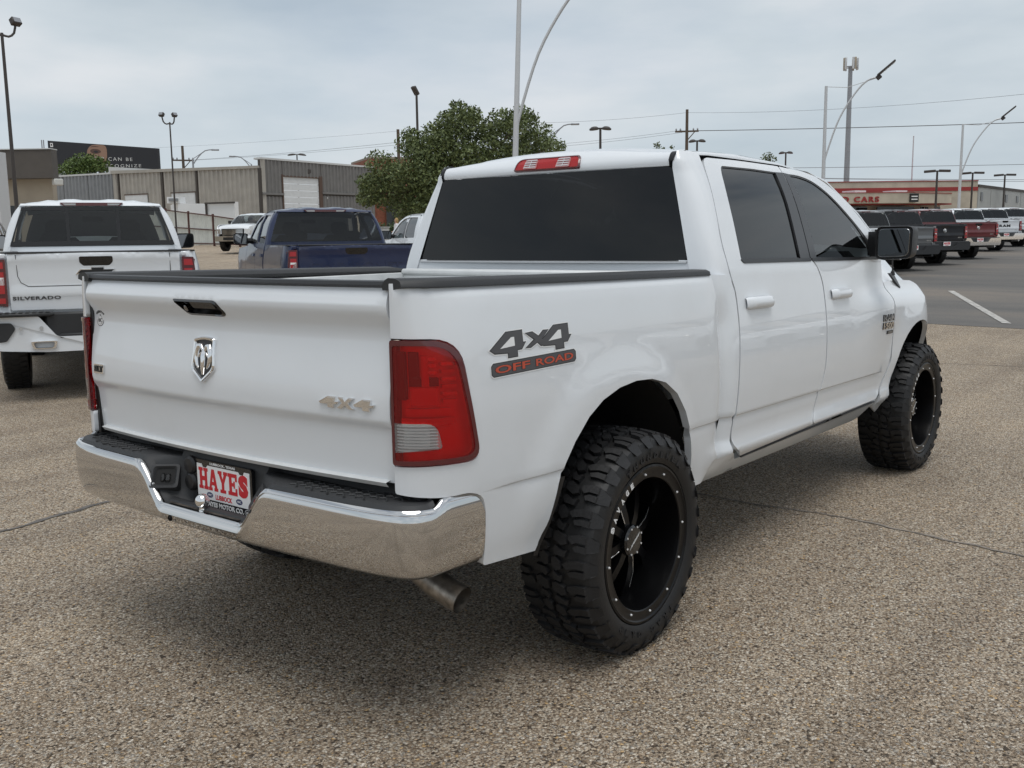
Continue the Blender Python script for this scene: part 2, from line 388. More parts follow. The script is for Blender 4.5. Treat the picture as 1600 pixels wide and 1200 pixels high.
def fw(x,z):
    # bed/door/fender blend
    b=1-sm(.62,.80,x)
    fr=sm(2.35,3.0,x)*(1-sm(1.42,1.5,z))
    up=b*BUP(min(z,1.41))+(1-b)*DUP(z)
    if fr>0: up=(1-fr)*up+fr*FUP(z)
    lo=b*BLOW(z)+(1-b)*DLOW(z)
    # crease strength
    if x<.62: cs=sm(-.9,-.62,x)
    else: cs=1
    if x>2.86: cs*=1-sm(2.86,2.95,x)
    t=sm(.758-.0*cs,.766,z)
    step=.006*cs*math.exp(-((z-.757)/.02)**2)*(1-t)
    if z<.9:
        k=sm(.60,.9,z) if False else t
        w=(1-t)*(lo-step)+t*up if cs>0 else lo
        if cs<1: w=cs*w+(1-cs)*((1-sm(.7,.85,z))*lo+sm(.7,.85,z)*up)
    else: w=up
    # cab corner channel
    w-=.022*math.exp(-((x-.80)/.055)**2)*(1-sm(1.15,1.35,z))*sm(.5,.6,z)
    # arch flares
    w+=arch(-.06,.49,.53,x,z,.012,.15)*sm(.50,.70,z)
    w+=arch(3.60,.49,.50,x,z,.022,.25)*sm(.50,.70,z)
    # gentle door shoulder swage flowing from fender top
    return w
def Pside(s,z):
    # s = x along body, wraps round rear corner for s<S0
    S0,a,b=-.84,.235,.165
    L=.315
    if s>=S0: x=s;dy=0
    else:
        t=min(1.15,(S0-s)/L); th=t*math.pi/2
        e=.8
        x=S0-a*math.sin(min(th,math.pi/2)); b=fw(S0,z)-.842; dy=b*(1-math.cos(th)) if th<=math.pi/2 else b+(th-math.pi/2)*.10
    w=fw(max(s,S0),z)-dy
    if s>3.55:
        t=(s-3.55)/.62; w-=.20*t**2.4
    return (x,-w,z-RK*x)
FUP=pchip([(.70,.996),(.766,1.004),(.9,1.014),(1.0,1.022),(1.08,1.027),(1.16,1.024),(1.20,1.012),(1.235,.985),(1.265,.96),(1.32,.943),(1.40,.936),(1.45,.932)])
def TGP(z): return _tg(z)
_tg=pchip([(.78,.034),(.84,.030),(.94,.024),(.958,.0215),(.996,.003),(1.03,.003),(1.12,.012),(1.2,.024),(1.245,.0285),(1.262,.0265),(1.322,.001),(1.332,.0005),(1.35,.006),(1.372,.014),(1.385,.024)])
def Ptg(s,z):
    # s = -y
    x=-1.078-.042*(1-(s/.83)**2)+TGP(z)
    return (x,-s,z-RK*x)
# ------------------------------------------------------------------ ground, buildings, poles, trees
def node_ground():
    m=bpy.data.materials.new('pebble_concrete'); m.use_nodes=True; nt=m.node_tree; N=nt.nodes; L=nt.links; b=N['Principled BSDF']
    tc=N.new('ShaderNodeTexCoord')
    def vor(scale,feat='F1'):
        v=N.new('ShaderNodeTexVoronoi'); v.inputs['Scale'].default_value=scale; v.feature=feat; return v
    nz=N.new('ShaderNodeTexNoise'); nz.inputs['Scale'].default_value=110; nz.inputs['Detail'].default_value=2; L.new(tc.outputs['Object'],nz.inputs['Vector'])
    wob=N.new('ShaderNodeMix'); wob.data_type='RGBA'; wob.blend_type='ADD'; wob.inputs['Factor'].default_value=.009
    L.new(tc.outputs['Object'],wob.inputs['A']); L.new(nz.outputs['Color'],wob.inputs['B'])
    v1=vor(104); v2=vor(190); L.new(wob.outputs['Result'],v1.inputs['Vector']); L.new(wob.outputs['Result'],v2.inputs['Vector'])
    def ramp(inp,stops,const=False):
        r=N.new('ShaderNodeValToRGB'); e=r.color_ramp.elements
        if const: r.color_ramp.interpolation='CONSTANT'
        e[0].position,e[0].color=stops[0][0],(*stops[0][1],1); e[1].position,e[1].color=stops[-1][0],(*stops[-1][1],1)
        for p,c in stops[1:-1]: x=e.new(p); x.color=(*c,1)
        L.new(inp,r.inputs[0]); return r
    sep=N.new('ShaderNodeSeparateColor'); L.new(v1.outputs['Color'],sep.inputs[0])
    sep2=N.new('ShaderNodeSeparateColor'); L.new(v2.outputs['Color'],sep2.inputs[0])
    pal=[(0,(.115,.088,.064)),(.11,(.32,.245,.172)),(.28,(.52,.42,.31)),(.46,(.66,.55,.42)),(.62,(.39,.295,.205)),(.71,(.73,.65,.53)),(.84,(.44,.405,.355)),(.925,(.88,.81,.70)),(.975,(.70,.49,.26))]
    c1=ramp(sep.outputs[0],pal,True); c2=ramp(sep2.outputs[1],pal,True)
    mxs=N.new('ShaderNodeMix'); mxs.data_type='RGBA'
    g=N.new('ShaderNodeMath'); g.operation='GREATER_THAN'; g.inputs[1].default_value=.5; L.new(sep.outputs[2],g.inputs[0])
    L.new(g.outputs[0],mxs.inputs['Factor']); L.new(c1.outputs[0],mxs.inputs['A']); L.new(c2.outputs[0],mxs.inputs['B'])
    e1=ramp(v1.outputs['Distance'],[(.40,(1,1,1)),(.75,(.50,.47,.44))])
    mm=N.new('ShaderNodeMix'); mm.data_type='RGBA'; mm.blend_type='MULTIPLY'; mm.inputs['Factor'].default_value=1; L.new(mxs.outputs['Result'],mm.inputs['A']); L.new(e1.outputs[0],mm.inputs['B'])
    n3=N.new('ShaderNodeTexNoise'); n3.inputs['Scale'].default_value=.5; n3.inputs['Detail'].default_value=8; n3.inputs['Roughness'].default_value=.62; L.new(tc.outputs['Object'],n3.inputs['Vector'])
    st=ramp(n3.outputs['Fac'],[(.28,(.70,.685,.67)),(.42,(.92,.91,.90)),(.55,(1.02,1.01,1.0)),(.72,(1.12,1.09,1.05))])
    m2=N.new('ShaderNodeMix'); m2.data_type='RGBA'; m2.blend_type='MULTIPLY'; m2.inputs['Factor'].default_value=1; L.new(mm.outputs['Result'],m2.inputs['A']); L.new(st.outputs[0],m2.inputs['B'])
    # oil drips and old tyre scuffs
    n4=N.new('ShaderNodeTexNoise'); n4.inputs['Scale'].default_value=2.3; n4.inputs['Detail'].default_value=5; n4.inputs['Roughness'].default_value=.55; L.new(tc.outputs['Object'],n4.inputs['Vector'])
    sp=ramp(n4.outputs['Fac'],[(.66,(1,1,1)),(.72,(.80,.79,.78)),(.80,(.62,.61,.60))])
    mp5=N.new('ShaderNodeMapping'); mp5.inputs['Rotation'].default_value=(0,0,R(-62)); mp5.inputs['Scale'].default_value=(.10,1.4,1); L.new(tc.outputs['Object'],mp5.inputs[0])
    n5=N.new('ShaderNodeTexNoise'); n5.inputs['Scale'].default_value=1.0; n5.inputs['Detail'].default_value=6; L.new(mp5.outputs[0],n5.inputs['Vector'])
    tw=ramp(n5.outputs['Fac'],[(.36,(.86,.85,.845)),(.50,(1,1,1)),(.66,(1.06,1.05,1.03))])
    for nd in (sp,tw):
        m5=N.new('ShaderNodeMix'); m5.data_type='RGBA'; m5.blend_type='MULTIPLY'; m5.inputs['Factor'].default_value=1; L.new(m2.outputs['Result'],m5.inputs['A']); L.new(nd.outputs[0],m5.inputs['B']); m2=m5
    L.new(m2.outputs['Result'],b.inputs['Base Color']); b.inputs['Roughness'].default_value=.75; b.inputs['Specular IOR Level'].default_value=.35
    h=N.new('ShaderNodeMath'); h.operation='MULTIPLY'; h.inputs[1].default_value=-1; L.new(v1.outputs['Distance'],h.inputs[0])
    h2=N.new('ShaderNodeMath'); h2.operation='MULTIPLY_ADD'; h2.inputs[1].default_value=-.6; L.new(v2.outputs['Distance'],h2.inputs[0]); L.new(h.outputs[0],h2.inputs[2])
    bp=N.new('ShaderNodeBump'); bp.inputs['Strength'].default_value=1; bp.inputs['Distance'].default_value=.012; L.new(h2.outputs[0],bp.inputs['Height']); L.new(bp.outputs[0],b.inputs['Normal'])
    MT['pebble_concrete']=m
    # worn asphalt: grey with brown dust drifts and fine stones
    m=mat('asphalt',(.12,.115,.11),.85); nt=m.node_tree; N=nt.nodes; L=nt.links; b=N['Principled BSDF']; tc=N.new('ShaderNodeTexCoord')
    n1=N.new('ShaderNodeTexNoise'); n1.inputs['Scale'].default_value=.35; n1.inputs['Detail'].default_value=9; n1.inputs['Roughness'].default_value=.65
    mp=N.new('ShaderNodeMapping'); mp.inputs['Scale'].default_value=(1,.35,1); mp.inputs['Rotation'].default_value=(0,0,R(-38)); L.new(tc.outputs['Object'],mp.inputs[0]); L.new(mp.outputs[0],n1.inputs['Vector'])
    n2=N.new('ShaderNodeTexNoise'); n2.inputs['Scale'].default_value=60; n2.inputs['Detail'].default_value=4; L.new(tc.outputs['Object'],n2.inputs['Vector'])
    r=ramp.__call__ if False else None
    cr=N.new('ShaderNodeValToRGB'); e=cr.color_ramp.elements; e[0].position=.32; e[0].color=(.085,.083,.080,1); e[1].position=.70; e[1].color=(.185,.158,.132,1); x=e.new(.5); x.color=(.118,.111,.103,1); L.new(n1.outputs['Fac'],cr.inputs[0])
    c2=N.new('ShaderNodeValToRGB'); e=c2.color_ramp.elements; e[0].position=.3; e[0].color=(.75,.75,.75,1); e[1].position=.72; e[1].color=(1.25,1.24,1.22,1); L.new(n2.outputs['Fac'],c2.inputs[0])
    mx=N.new('ShaderNodeMix'); mx.data_type='RGBA'; mx.blend_type='MULTIPLY'; mx.inputs['Factor'].default_value=1; L.new(cr.outputs[0],mx.inputs['A']); L.new(c2.outputs[0],mx.inputs['B']); L.new(mx.outputs['Result'],b.inputs['Base Color'])
    bp=N.new('ShaderNodeBump'); bp.inputs['Strength'].default_value=.5; bp.inputs['Distance'].default_value=.006; L.new(n2.outputs['Fac'],bp.inputs['Height']); L.new(bp.outputs[0],b.inputs['Normal'])
node_ground()
XS=sorted([-400,-150,-60]+[-30+3*i for i in range(60)]+[13.5,170,250,400,900]); YS=sorted([-900,-400,-150]+[-90+3*i for i in range(70)]+[11.2,140,220,400,900])
def sheet(name,xs,ys,dz,m,edge=0):
    mb=MB(); mb.grid([[(x,y,hgt(x,y)+dz) for y in ys] for x in xs]); o=mb.build(name,m); tag(o,kind='structure'); return o
sheet('ground',XS,YS,0,'pebble_concrete')
sheet('asphalt_road',[x for x in XS if 13.5<=x<=170],[y for y in YS if -150<=y<=11.2],.004,'asphalt')
mat('tar',(.11,.10,.09),.75,var=(20,.5)); mat('tar_faded',(.20,.175,.148),.8,var=(20,.4)); mat('line_paint',(.40,.385,.36),.8,var=(14,.45)); mat('joint_dirt',(.09,.078,.065),.9)
def strip(name,pts,w,m,dz=.008,jit=.0):
    mb=MB(); P=[]
    for i in range(len(pts)-1):
        a,b=Vector(pts[i]),Vector(pts[i+1]); n=max(1,int((b-a).length/.08))
        P+= [a+(b-a)*k/n for k in range(n)]
    P.append(Vector(pts[-1])); L_=[];Q=[]
    for i,p in enumerate(P):
        t=(P[min(i+1,len(P)-1)]-P[max(0,i-1)]).normalized(); n=Vector((-t.y,t.x)); j=random.uniform(-jit,jit); ww=w*(1+random.uniform(-.5,.5)*(1 if jit else 0))
        for s,A in ((1,L_),(-1,Q)): c=p+n*(j+s*ww/2); A.append((c.x,c.y,hgt(c.x,c.y)+dz))
    mb.grid([L_,Q]); o=mb.build(name,m,smooth=False); tag(o,kind='structure'); return o
strip('parking_line',[(20.30,2.93),(14.10,.52)],.13,'line_paint',.012)
strip('parking_line',[(20.30+4.2,2.93),(17.60,.30)],.13,'line_paint',.012) if False else None
strip('tar_line',[(-1.6,2.36),(-.761,2.504),(-.05,2.62),(.9,2.75),(1.4,3.2)],.034,'tar',.004,.014)
strip('tar_line',[(2.2,.9),(2.10,-.6),(2.15,-1.08),(2.05,-1.54),(1.97,-2.1),(2.02,-2.9)],.018,'tar_faded',.004,.014)
strip('joint_line',[(9.0,1.2),(9.15,.16),(9.32,-.75),(9.6,-3),(10,-6)],.02,'joint_dirt',.004,.006)
# materials of the surroundings
mat('tan_stucco',(.40,.35,.28),.9,bump=(8,.2),var=(1.2,.10)); mat('fascia_brown',(.085,.075,.066),.6,var=(2,.1)); mat('grey_metal',(.22,.23,.24),.5,.2,var=(1.5,.1)); mat('beige_metal',(.36,.34,.305),.55,.1,var=(1.2,.1)); mat('workshop_metal',(.175,.17,.165),.55,.1,var=(1.5,.1)); mat('seam_dark',(.05,.042,.036),.6)
mat('roof_light',(.55,.56,.56),.6); mat('door_white',(.62,.64,.65),.5,var=(3,.06)); mat('brown_frame',(.09,.055,.04),.6); mat('brick',(.24,.085,.05),.85,var=(6,.25)); mat('mortar',(.30,.26,.22),.9)
mat('fence_white',(.62,.64,.60),.55,var=(2,.1)); mat('rust_red',(.085,.032,.025),.7,var=(8,.3)); mat('trailer_white',(.72,.73,.73),.5); mat('pole_white',(.58,.59,.60),.5,.2); mat('pole_dark',(.05,.042,.038),.55); mat('pole_galv',(.30,.31,.33),.5,.4); mat('wood_pole',(.10,.075,.055),.85)
mat('dealer_beige',(.47,.42,.34),.85,bump=(6,.15),var=(1.0,.12)); mat('dealer_red',(.30,.03,.028),.5); mat('window_dark',(.012,.013,.014),.06,spec=.6); mat('board_black',(.012,.013,.018),.5); mat('skin_print',(.28,.17,.12),.6); mat('skin_dark',(.09,.05,.04),.6); mat('wire',(.10,.10,.105),.7); mat('lamp_glass',(.55,.55,.52),.3); mat('bark',(.07,.05,.036),.9,bump=(20,.4))
def leafmat(name,a,b_):
    m=mat(name,a,.6); nt=m.node_tree; N=nt.nodes; L=nt.links; b=N['Principled BSDF']; g=N.new('ShaderNodeNewGeometry'); r=N.new('ShaderNodeValToRGB'); r.color_ramp.elements[0].color=(*a,1); r.color_ramp.elements[1].color=(*b_,1); L.new(g.outputs['Random Per Island'],r.inputs[0]); L.new(r.outputs[0],b.inputs['Base Color'])
    b.inputs['Subsurface Weight'].default_value=0
leafmat('leaf_oak',(.055,.080,.026),(.155,.19,.065)); leafmat('leaf_light',(.05,.09,.018),(.12,.17,.04)); leafmat('leaf_shrub',(.028,.05,.014),(.07,.11,.03))
# ribbed metal wall: one part per sheet between the seams
def ribbed(parent,p0,p1,z0,z1,n,m,pitch=.30,depth=.045,holes=()):
    p0,p1=Vector((p0.x,p0.y)),Vector((p1.x,p1.y)); L_=(p1-p0).length; t=(p1-p0)/L_; nn=Vector((t.y,-t.x))
    if (CAM.xy-p0).dot(nn)<0: nn=-nn
    for k in range(n):
        a,b=L_*k/n+.03,L_*(k+1)/n-.03; xs=[]; x=a
        while x<b:
            for f,d in ((0,0),(.45,0),(.58,1),(.87,1)):
                if x+f*pitch<b: xs.append((x+f*pitch,d))
            x+=pitch
        xs.append((b,0)); mb=MB()
        za=z0(a/L_) if callable(z0) else z0
        row=lambda zf:[(*(p0+t*s+nn*d*depth),zf(s/L_)) for s,d in xs]
        zz0=(z0 if callable(z0) else (lambda q:z0)); zz1=(z1 if callable(z1) else (lambda q:z1))
        mb.grid([row(zz0),row(zz1)]); mb.build('wall_panel',m,parent,smooth=False)
    return t,nn,L_
def slab_(mb,p0,p1,z0,z1,th,off=0,mi=0):
    """vertical slab from p0 to p1 seen from the camera side, outer face at offset off, thickness th behind it"""
    p0,p1=Vector((p0.x,p0.y)),Vector((p1.x,p1.y)); t=(p1-p0).normalized(); n=Vector((t.y,-t.x))
    if (CAM.xy-p0).dot(n)<0: n=-n
    z0a,z0b=z0 if isinstance(z0,tuple) else (z0,z0); z1a,z1b=z1 if isinstance(z1,tuple) else (z1,z1)
    V=[]
    for o in (off,off-th):
        for p,za,zb in ((p0,z0a,z1a),(p1,z0b,z1b)): V+= [(*(p+n*o),za),(*(p+n*o),zb)]
    mb.add(V,[(0,2,3,1),(4,5,7,6),(0,1,5,4),(2,6,7,3),(1,3,7,5),(0,4,6,2)],mi)
def zat(u,v,d): return at(u,v,d).z
def part(name,m,parent,*slabs,label=None):
    mb=MB()
    for s in slabs: slab_(mb,*s)
    return mb.build(name,m,parent,label,smooth=False)
# -- tan building with a brown fascia, left edge
b=empty('shop_building','tan building with a dark brown fascia at the left edge','building',base(40,42))
def pl(o,*a,**k): return o
def W_(o): return o    # parts are built in world space, then handed to their thing
def adopt(root):
    bpy.context.view_layer.update()
def thing_at(name,label,cat,loc,group=None):
    e=empty(name,label,cat,(0,0,0),0,group); return e
bpy.data.objects.remove(b)
b=empty('shop_building','tan building with a dark brown fascia at the left edge','building')
L0,R0_=base(-260,42),base(89,42); gz=.0
part('wall','tan_stucco',b,(L0,R0_,.3,zat(50,281,42)+.02,.4)); part('side_wall','tan_stucco',b,(base(88,42.5),base(90.5,52),.3,zat(50,281,42),.3))
part('fascia','fascia_brown',b,(base(-260,42),base(100,41.8),zat(50,280,41.5),(zat(50,237,42),zat(50,239,42)),.5,.5))
part('roof_edge','roof_light',b,(base(-260,42),base(100,41.8),zat(50,238,42),zat(50,236.5,42),.6,.55))
part('window','window_dark',b,(base(5,42),base(34,42),.9,zat(20,322,42),.1,.04))
mb=MB(); p=at(90,284,41.2); mb.box(p.x-.2,p.x+.2,p.y-.12,p.y+.12,p.z-.15,p.z+.12,.03); mb.build('wall_lamp','lamp_glass',b)
b=empty('sign_pylon','white square pylon cut by the left edge of the photo','sign'); part('shaft','pole_white',b,(base(-30,29),base(5,29),.3,zat(0,238,29),.6))
# -- grey and beige ribbed warehouses
b=empty('warehouse','bluish grey ribbed metal shed behind the tan building','building')
pa,pb=base(70,104),base(184,98); ribbed(b,pa,pb,.8,lambda q:zat(90,279,104)*(1-q)+zat(184,273,98)*q,3,'grey_metal',.55,.10)
part('seams','seam_dark',b,(pa,pb,.8,(zat(90,279.5,104),zat(184,273.5,98)),.3,-.05))
part('roof','roof_light',b,(pa,pb,(zat(90,279,104),zat(184,273,98)),(zat(90,276.5,104),zat(184,270.5,98)),2,.12))
b=empty('warehouse','beige ribbed metal warehouse left of the grey workshop','building')
dC=lambda u:1/((1-(u-183)/228)/95+((u-183)/228)/86); pC=lambda u:base(u,dC(u)); pa,pb=pC(183),pC(411); ztop_=lambda q:zat(183,273,95)*(1-q)+zat(411,264,86)*q
for a_,c_ in ((183,190.5),(191.5,258.5),(259.5,311.5),(312.5,411)): ribbed(b,pC(a_),pC(c_),.8,lambda q,a_=a_,c_=c_:ztop_((a_+(c_-a_)*q-183)/228),1,'beige_metal',.55,.10)
part('seams','seam_dark',b,(pa,pb,.8,(ztop_(0),ztop_(1)),.3,-.05))
part('eave','beige_metal',b,(pa,pb,(ztop_(0),ztop_(1)),(ztop_(0)+.30,ztop_(1)+.22),2,.2))
part('roof','roof_light',b,(base(178,97),base(256,94),(zat(180,272,97),zat(256,269.5,94)),(zat(180,262,97),zat(256,266,94)),2,.0))
for u in (191,259,312,409):
    q=pC(u); mb=MB(); mb.box(q.x-.12,q.x+.12,q.y-.30,q.y-.08,.8,ztop_((u-183)/228)); mb.build('downpipe','seam_dark',b,smooth=False)
for u0,u1,v in ((203,237,306),(275,311,303)):
    part('roller_door','door_white',b,(pC(u0),pC(u1),.9,zat(u0,v,dC(u0)),.1,.18)); part('door_head','brown_frame',b,(pC(u0-1),pC(u1+1),zat(u0,v,dC(u0)),zat(u0,v-1.6,dC(u0)),.1,.22))
b=empty('workshop_building','grey ribbed workshop with a white roller door behind the blue pickup','building')
D0,D1=base(413,86),base(588,97); L_=(D1-D0).length
zt=lambda q:zat(413,250,86)*(1-q)+zat(588,264,97)*q
dd=lambda u:1/((1-(u-413)/175)/86+((u-413)/175)/97)
pu=lambda u:base(u,dd(u))
q0,q1=(445-413)/175,(507-413)/175
fr=lambda u:(pu(u).xy-D0.xy).length/L_
zband=lambda u:zat(u,303,dd(u))
f0,f1=fr(446),fr(506)
ribbed(b,D0,pu(446),zband(430),lambda q:zt(q*f0),1,'workshop_metal',.42,.08)
ribbed(b,pu(446),pu(506),zat(476,278,dd(476)),lambda q:zt(f0+(f1-f0)*q),1,'workshop_metal',.42,.08)
ribbed(b,pu(506),D1,zband(540),lambda q:zt(f1+(1-f1)*q),1,'workshop_metal',.42,.08)
ribbed(b,D0,pu(446),.8,zband(430)-.25,1,'workshop_metal',.42,.08); ribbed(b,pu(506),D1,.8,zband(540)-.25,1,'workshop_metal',.42,.08)
part('ledge','seam_dark',b,(D0,pu(446),zband(430)-.28,zband(430)-.12,.3,.02)); part('ledge','seam_dark',b,(pu(506),D1,zband(540)-.28,zband(540)-.12,.3,.02))
part('ledge_flashing','workshop_metal',b,(D0,pu(446),zband(430)-.12,zband(430)+.06,.3,.16)); part('ledge_flashing','workshop_metal',b,(pu(506),D1,zband(540)-.12,zband(540)+.06,.3,.16))
part('roof_edge','roof_light',b,(D0,D1,(zt(0),zt(1)),(zt(0)+.16,zt(1)+.16),1,.12))
rdz=zat(476,278.5,dd(476)); nsl=11
for k in range(nsl):
    part('door_slat','door_white',b,(pu(447),pu(502),.9+(rdz-.9)*k/nsl+.015,.9+(rdz-.9)*(k+1)/nsl-.015,.06,-.05))
part('seams','seam_dark',b,(D0,pu(446),.8,(zt(0),zt(f0)),.3,-.06),(pu(446),pu(506),rdz+.1,(zt(f0),zt(f1)),.3,-.06),(pu(506),D1,.8,(zt(f1),zt(1)),.3,-.06))
part('door_frame','brown_frame',b,(pu(502.3),pu(507),.9,rdz+.2,.3,.07),(pu(444.5),pu(446.5),.9,rdz+.2,.3,.07),(pu(446.5),pu(502.3),rdz,rdz+.12,.3,.07))
part('left_return','beige_metal',b,(base(410.5,86.3),base(413,86),.8,zt(0),.4,.0))
mb=MB(); p=at(481,268,dd(481)-.5); mb.box(p.x-.25,p.x+.25,p.y-.2,p.y+.2,p.z-.2,p.z+.22,.05); mb.build('flood_lamp','pole_dark',b)
mb=MB(); p=at(512,309.5,dd(512)-.4); mb.box(p.x-.12,p.x+.12,p.y-.1,p.y+.1,p.z-.1,p.z+.1,.03); mb.build('wall_lamp','lamp_glass',b)
# -- brick building under the tree
b=empty('brick_building','red brick building with a shop window, under the big tree','building')
K0,K1=base(582,98),base(700,101); zk=zat(590,249,98)
part('wall','brick',b,(K0,K1,.8,zk,8,.0)); part('coping','mortar',b,(K0,K1,zk,zk+.2,8.1,.05))
wz=zat(620,316,98)
part('window','window_dark',b,(base(606,98.1),base(634,98.6),1.3,wz,.1,-.02))
mb=MB(); 
for u in (605.5,619.5,633.5): slab_(mb,base(u-.5,98.1),base(u+.6,98.1),1.3,wz,.1,.03)
slab_(mb,base(605,98.1),base(634.5,98.6),wz-.06,wz+.05,.1,.03); slab_(mb,base(605,98.1),base(634.5,98.6),1.25,1.33,.1,.03); mb.build('window_frame','pole_dark',b,smooth=False)
part('window_sign','print_white',b,(base(608,98),base(617,98.1),wz-.30,wz-.10,.02,.05)); part('window_sign','print_white',b,(base(621,98.2),base(630,98.3),wz-.32,wz-.12,.02,.05))
# -- white corrugated fence with red posts
b=empty('metal_fence','white corrugated metal fence on rust red posts, left of the blue pickup','fence')
F0,F1=base(228,72),base(398,60); fz=lambda q:(zat(262,327.5,69.2),)[0]
df=lambda u:1/((1-(u-228)/170)/72+((u-228)/170)/60); fp=lambda u:base(u,df(u)); tops={228:323,262:328,297:332.5,335:337,375:343,398:346}
us=list(tops)
for a,c in zip(us,us[1:]):
    ribbed(b,fp(a),fp(c),lambda q:hgt(*fp(a).xy)+.05,lambda q,a=a,c=c:zat(a,tops[a],df(a))*(1-q)+zat(c,tops[c],df(c))*q,1,'fence_white',.28,.04)
    mb=MB()
    for f in (1,.53,.08):
        A,C=fp(a),fp(c); za=hgt(*A.xy)+(zat(a,tops[a],df(a))-hgt(*A.xy))*f; zc=hgt(*C.xy)+(zat(c,tops[c],df(c))-hgt(*C.xy))*f
        slab_(mb,A,C,(za-.04,zc-.04),(za+.03,zc+.03),.06,.12)
    mb.build('fence_rail','rust_red',b,smooth=False)
for u in us:
    q=fp(u); mb=MB(); zt_=zat(u,tops[u],df(u)); dirc=(CAM.xy-q.xy).normalized()*.16; mb.box(q.x+dirc.x-.055,q.x+dirc.x+.055,q.y+dirc.y-.055,q.y+dirc.y+.055,q.z-.1,zt_+.1); mb.build('fence_post','rust_red',b,smooth=False)
# -- box trailer behind the fence
b=empty('box_trailer','white box trailer with a roof unit standing behind the white fence','trailer')
A,C=base(282,76),base(324,77); part('side','trailer_white',b,(A,C,2.0,zat(300,318,76),3)); part('end','trailer_white',b,(base(324.6,76),base(369,74),2.0,(zat(325,317,76),zat(369,315.5,74)),.4))
part('frame','seam_dark',b,(base(324,75.8),base(327,75.8),2.0,zat(325,317,76),.1,.06),(base(324,75.8),base(370,73.8),(zat(324,319.5,76),zat(369,318.2,74)),(zat(324,317,76),zat(369,315.5,74)),.1,.06))
part('roof_unit','trailer_white',b,(base(265,76),base(284,76),zat(275,318,76),zat(275,308,76),1.5))
part('roof_unit_grille','grey_metal',b,(base(268,75.9),base(282,75.9),zat(275,315,76),zat(275,310.5,76),.1,.05))
# -- billboard
b=empty('billboard','dark billboard with white words HUNGER CAN BE and an eye','billboard')
B0,B1=at(76,242,134),at(247,247,128); zb0,zb1=zat(77,268,134),zat(248,264,128); zu0,zu1=zat(75.5,220,134),zat(247,232,128)
part('panel','board_black',b,(B0,B1,(zb0,zb1),(zu0,zu1),.4))
t=(B1-B0).xy; Lb=t.length; t=t/Lb; n=Vector((t.y,-t.x)); n=n if (CAM.xy-B0.xy).dot(n)>0 else -n
def BF(u,v,d): 
    z0_=zb0+(zb1-zb0)*u; z1_=zu0+(zu1-zu0)*u; q=B0.xy+t*(u*Lb)+n*d; return Vector((q.x,q.y,z0_+(z1_-z0_)*v))
mb=MB(); mb.prism(chaikin([(.37,.35),(.36,.72),(.40,.94),(.46,.985),(.535,.985),(.55,.80),(.545,.45),(.52,.22),(.43,.2)],2),BF,.0,.02,0); mb.prism(chaikin([(.39,.74),(.42,.82),(.48,.80),(.50,.70),(.45,.62),(.41,.64)],2),BF,.02,.03,1); mb.prism(chaikin([(.39,.86),(.43,.93),(.49,.90),(.43,.89)],1),BF,.02,.03,1); mb.prism(chaikin([(.42,.71),(.45,.76),(.475,.70),(.445,.66)],2),BF,.03,.04,2)
mb.build('eye_picture',['skin_print','skin_dark','board_black'],b,smooth=False)
mb=MB(); letter(mb,'HUNGER CAN BE',BF,.28,.775,.375,.515,.045,.07,0,bold=.0,space=1.35); letter(mb,'HARD TO RECOGNIZE',BF,.17,.85,.10,.235,.045,.07,0,space=1.35); mb.build('billboard_words','roof_light',b,'white words HUNGER CAN BE HARD TO RECOGNIZE',smooth=False,fix=False)
mb=MB(); mb.prism([(.025,.80),(.05,.80),(.05,.93),(.025,.93)],BF,0,.05,0); mb.prism([(.031,.84),(.044,.84),(.044,.90),(.031,.90)],BF,.05,.06,1); mb.build('corner_logo',['print_white','board_black'],b,smooth=False)
for u in (95,160,225):
    q=at(u,300,133); mb=MB(); mb.tube([(q.x,q.y,1),(q.x,q.y,zat(u,262,133))],.3,10); mb.build('post','pole_galv',b)
mb=MB()
for du in (66.5,69.5): q=at(du,240,134); mb.tube([(q.x,q.y,zat(du,233,134)-1.2),(q.x,q.y,zat(du,219,134))],.08,6)
q0=at(66.5,233,134);q1=at(76,233,134); mb.tube([q0,q1],.06,6); mb.build('catwalk_rail','pole_galv',b)
